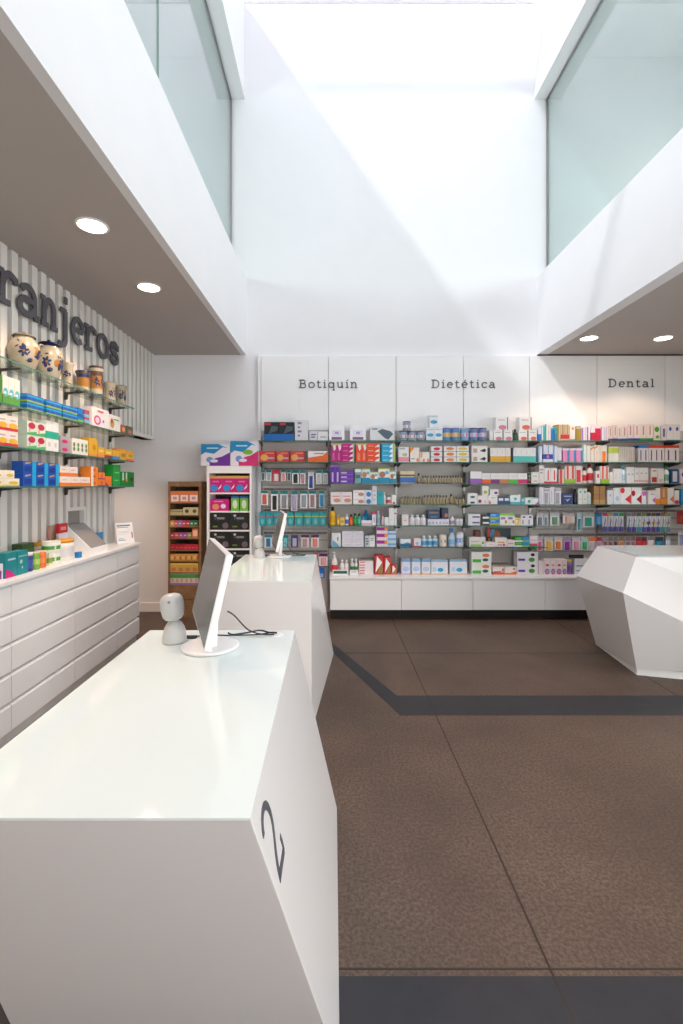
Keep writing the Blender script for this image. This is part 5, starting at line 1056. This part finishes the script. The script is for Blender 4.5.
# on the worktop
L(CT, -12, 3, .10, 'white packet with purple print', '#e0dce4', [('r', .2, .1, .9, .6, '#7c3890')], place=plc, x=-1.975, d=.05)
L(CT, 5.5, 17, .155, 'large teal carton with magenta corner', '#10848c', [('p', [(0,0),(.9,0),(.4,.28),(0,.36)], '#c8147c'), ('r', .2, .68, .85, .76, '#a8c8cc')], place=plc, x=-1.985, d=.07)
L(CT, 17.3, 28, .15, 'large teal carton with silver bubbles', '#10848c', [('e', .35, .55, .12, .09, '#a8d0d0'), ('e', .45, .3, .06, .06, '#a8d0d0'), ('r', .1, .75, .9, .82, '#80b8bc')], place=plc, x=-1.985, d=.07)
L(CT, 28.6, 35.4, .125, 'dark blue supplement tub', '#2c3c84', ['#3854a8', '#e0e0e6'], kind='tub', place=plc, x=-1.985)
L(CT, 36.2, 42, .118, 'lime green can', '#6ca430', ['#a8c860', '#c8c8b8', '#d0d490'], kind='tin', place=plc, x=-1.985)
L(CT, 42.4, 48.4, .118, 'orange can', '#e0702c', ['#e88838', '#d8c0a8', '#e8b080'], kind='tin', place=plc, x=-1.985)
L(CT, 22, 34, .17, 'dark green food carton', '#385c30', [('b', .8, 1, '#2c4c28')], place=plc, x=-2.10, d=.07)
L(CT, 49, 53, .09, 'white and green packet', '#d8e0c8', [('b', .2, .6, '#88a850')], place=plc, x=-2.0, d=.05)
GB = [('b', 0, .5, '#409838'), ('e', .55, .75, .25, .16, '#d86860'), ('e', .3, .3, .2, .15, '#c8e0b0')]
L(CT, 54, 64.6, .165, 'green and white baby food jar', '#dfe2d8', ['#48a040', '#e2e4dc', '#e0d8d0'], kind='tin', s=2, place=plc, x=-1.985)
L(CT, 66, 78, .16, 'large white tub with orange lid', '#e2dfdc', ['#d8d4d4', '#e89c28'], kind='tub', place=plc, x=-1.985)
L(CT, 44, 58, .15, 'large pale tub with yellow lid behind', '#c8c0b0', ['#c0b8a8', '#e0a030'], kind='tub', place=plc, x=-2.10)
L(CT, 58.6, 67.6, .27, 'red and white standing leaflet', '#d8dae2', [('b', .72, 1, '#c42430'), ('r', .2, .8, .8, .9, '#e89890'), ('e', .5, .3, .2, .1, '#484468')], place=plc, x=-2.13, d=.02, nm='leaflet', cat='leaflet')
L(CT, 50, 57, .26, 'kraft coloured standing leaflet', '#b49080', [('b', 0, .12, '#2c3870'), ('e', .5, .6, .3, .25, '#987060')], place=plc, x=-2.165, d=.02, nm='leaflet', cat='leaflet')
L(CT, 79, 82, .045, 'small bright blue cube', '#1888c8', [], place=plc, x=-1.985, d=.035)
L(CT, 96, 103, .135, 'small blue card beyond the slanted carton', '#2880b0', [('b', 0, .3, '#c8d8e0')], place=plc, x=-2.15, d=.01)
# slanted white dispenser coming out of the niche
r = empty('slanted_dispenser', (0, 0, 0)); tag(r, 'white sloping chute with grey lid below the wall niche', 'dispenser')
mb = MB(); ya, yb = 3.98, 4.27
pr = [(-2.185, CT+.001), (-1.985, CT+.001), (-1.985, CT+.045), (-2.185, CT+.235)]
vs = [(a, ya, b) for a, b in pr]+[(a, yb, b) for a, b in pr]
mb.faces(vs, [(3,2,1,0), (4,5,6,7), (0,1,5,4), (1,2,6,5), (2,3,7,6), (3,0,4,7)], LACQ); mb.build('body', r, fix=True, bevel=.003)
mb = MB(); vs = [(-1.99, ya+.01, CT+.051), (-1.99, yb-.01, CT+.051), (-2.185, yb-.01, CT+.238), (-2.185, ya+.01, CT+.238)]
mb.faces(vs+[(a, b, c+.004) for a, b, c in vs], [(0,3,2,1), (4,5,6,7), (0,1,5,4), (1,2,6,5), (2,3,7,6), (3,0,4,7)], mat('#96918e', .4, name='grey_lid')); mb.build('lid', r, fix=True)
# tilted notice by the end of the worktop
r = empty('notice_stand', (-2.03, 4.765, CT), math.radians(51)); tag(r, 'white tilted notice on the far end of the left worktop', 'notice')
Tn = Matrix.Rotation(math.radians(-14), 4, 'X')
mb = MB(); mb.box(-.088, .088, 0, .004, .001, .205, WPLAS, Tn); mb.build('card', r)
mb = MB()
for a, b, c, dd, cl in ((-.075,.06,.172,.184,'#4c6484'), (-.075,.04,.156,.163,'#8090a8'), (-.075,.0,.03,.036,'#4888b0'), (-.075,-.02,.045,.05,'#58a0c8'), (.065,.078,.05,.11,'#a87078'), (-.075,.03,.12,.123,'#b8c0cc'), (-.075,.04,.105,.108,'#b8c0cc'), (-.075,.02,.09,.093,'#b8c0cc')):
    mb.box(a, b, -.0008, -.0001, c, dd, ci(cl), Tn)
mb.build('print', r)
mb = MB(); mb.box(-.04, .04, .035, .038, .001, .12, WPLAS, Matrix.Rotation(math.radians(6), 4, 'X')); mb.build('rear_strut', r)
# ------------------------------------------------------------------ ceramic pharmacy jars on the top glass shelf
CREAM = mat('#b8ae98', .25, name='glazed_cream_ceramic', var=.12, scale=20); NAVY = mat('#24305c', .3, name='cobalt_glaze')
OCH = mat('#a8742c', .3, name='ochre_glaze'); BRN = mat('#5c4438', .3, name='brown_glaze')
def jar(px, h, rad, label, prof, lid=True, bands=(), spots=0, handles=False, body=CREAM):
    x = -2.11; y = F*-x/(VX-px); o_r = empty('pharmacy_jar', (x, y, LZ[1]+.0005)); tag(o_r, label, 'jar', 'ceramic jars on the top glass shelf')
    hb = h*(.86 if lid else 1)
    mb = MB(); q = []
    for k, (a, b) in enumerate(prof): q.append((a*rad, b*hb) + ((bands[k],) if k < len(bands) and bands[k] else ()))
    mb.lathe(q, 32, body); pass
    if lid:
        t = prof[-1][0]*rad; ml = MB(); ml.lathe([(t*1.12, hb), (t*1.15, hb+h*.015), (t*1.0, hb+h*.05), (t*.3, hb+h*.08), (t*.14, hb+h*.09), (t*.22, hb+h*.12), (t*.05, h)], 28, NAVY if bands else body); ml.build('lid', o_r)
    rnd = random.Random(px)
    if spots:                                # painted motif: leaf shapes on the belly facing the room
        def rad_at(z):
            for (a, b), (c, dd) in zip(prof, prof[1:]):
                if b*hb <= z <= dd*hb: return rad*(a+(c-a)*(z-b*hb)/max(1e-6, (dd-b)*hb))
            return rad*prof[-1][0]
        def dab(a0, z0, da, dz, tl, mt, lift):
            pts = []
            for t in range(10):
                u = math.cos(t*math.pi/5); v = math.sin(t*math.pi/5); aa = a0+(da*u*math.cos(tl)-dz*v*math.sin(tl))/rad; zz = z0+da*u*math.sin(tl)+dz*v*math.cos(tl)
                rr = rad_at(zz)+lift; pts.append((rr*math.cos(aa), rr*math.sin(aa), zz))
            rr = rad_at(z0)+lift+.0008; cpt = (rr*math.cos(a0), rr*math.sin(a0), z0)
            for t in range(10): mb.poly([cpt, pts[t], pts[(t+1) % 10]], mt)
        for c_ in range(max(1, spots//3)):
            ac = math.radians((-62, 5, -120)[c_ % 3]+rnd.uniform(-8, 8)); zc_ = hb*rnd.uniform(.42, .55); k = min(1, rad/.07)
            for p_ in range(6):
                t_ = p_*math.pi/3+.3; dab(ac+.019*k*math.cos(t_)/rad, zc_+.024*k*math.sin(t_), .016*k, .009*k, t_, NAVY, .0013)
            dab(ac, zc_, .008*k, .008*k, 0, OCH, .0022)
            for q_ in range(5):
                dab(ac+rnd.uniform(-.6, .6), zc_+hb*rnd.uniform(-.3, .3), .014*k, .005*k, rnd.uniform(-1.3, 1.3), (NAVY, OCH, NAVY)[q_ % 3], .0012)
    if lid:
        t = prof[-1][0]*rad; ml = MB(); ml.lathe([(t*1.12, hb), (t*1.15, hb+h*.015), (t*1.0, hb+h*.05), (t*.3, hb+h*.08), (t*.14, hb+h*.09), (t*.22, hb+h*.12), (t*.05, h)], 28, NAVY if bands else body); ml.build('lid', o_r)
    rnd = random.Random(px)
    if spots:                                # painted motif: leaf shapes on the belly facing the room
        def rad_at(z):
            for (a, b), (c, dd) in zip(prof, prof[1:]):
                if b*hb <= z <= dd*hb: return rad*(a+(c-a)*(z-b*hb)/max(1e-6, (dd-b)*hb))
            return rad*prof[-1][0]
        for s in range(spots):
            a0 = math.radians(-75+150*(s+.5)/spots+rnd.uniform(-10, 10)) ; z0 = hb*rnd.uniform(.25, .68); da = rnd.uniform(.12, .3); dz = hb*rnd.uniform(.05, .14); tl = rnd.uniform(-.8, .8)
            pts = []
            for t in range(10):
                u = math.cos(t*math.pi/5); v = math.sin(t*math.pi/5); aa = a0+da*(u*math.cos(tl)-.5*v*math.sin(tl)); zz = z0+dz*(u*math.sin(tl)+v*math.cos(tl))
                rr = rad_at(zz)+.0012; pts.append((rr*math.cos(aa), rr*math.sin(aa), zz))
            rr = rad_at(z0)+.003; cpt = (rr*math.cos(a0), rr*math.sin(a0), z0)
            for t in range(10): mb.poly([cpt, pts[t], pts[(t+1) % 10]], [NAVY, NAVY, OCH][s % 3])
    mb.build('body', o_r)
    if handles:
        for sg in (-1, 1):
            mb = MB(); t = rad*.8; mb.tube(smooth([(0, sg*t, hb*.62), (0, sg*(t+rad*.45), hb*.72), (0, sg*(t+rad*.35), hb*.9), (0, sg*t*.85, hb*.92)], 4), .006, body); mb.build('handle', o_r)
belly = [(.55, 0), (.6, .04), (.82, .25), (1, .55), (.98, .72), (.8, .88), (.62, .95), (.64, 1)]
alb = [(.95, 0), (1, .05), (.86, .14), (.8, .3), (.8, .7), (.86, .84), (1, .93), (.95, 1)]
jar(24, .275, .098, 'round cream jar with lid and blue flower, nearest on the top shelf', belly, spots=6)
jar(49, .31, .098, 'round jar with blue lid and side handles on the top shelf', belly, bands=(None,)*6+(NAVY, NAVY), spots=8, handles=True)
jar(67, .20, .050, 'slim pale jar with ochre motif beside the handled jar', alb, lid=False, spots=5)
jar(83, .19, .060, 'low brown banded jar on the top shelf', alb, lid=False, bands=(BRN, NAVY, None, OCH, NAVY, BRN, NAVY), spots=0)
jar(96.5, .285, .064, 'tall brown patterned drug jar on the top shelf', alb, lid=False, bands=(BRN, NAVY, CREAM, OCH, BRN, CREAM, BRN), spots=7)
jar(110, .20, .058, 'pale jar with ochre flowers, second from the far end', alb, lid=False, spots=6)
jar(121, .22, .058, 'pale jar with cobalt leaves at the far end', alb, lid=False, spots=8)
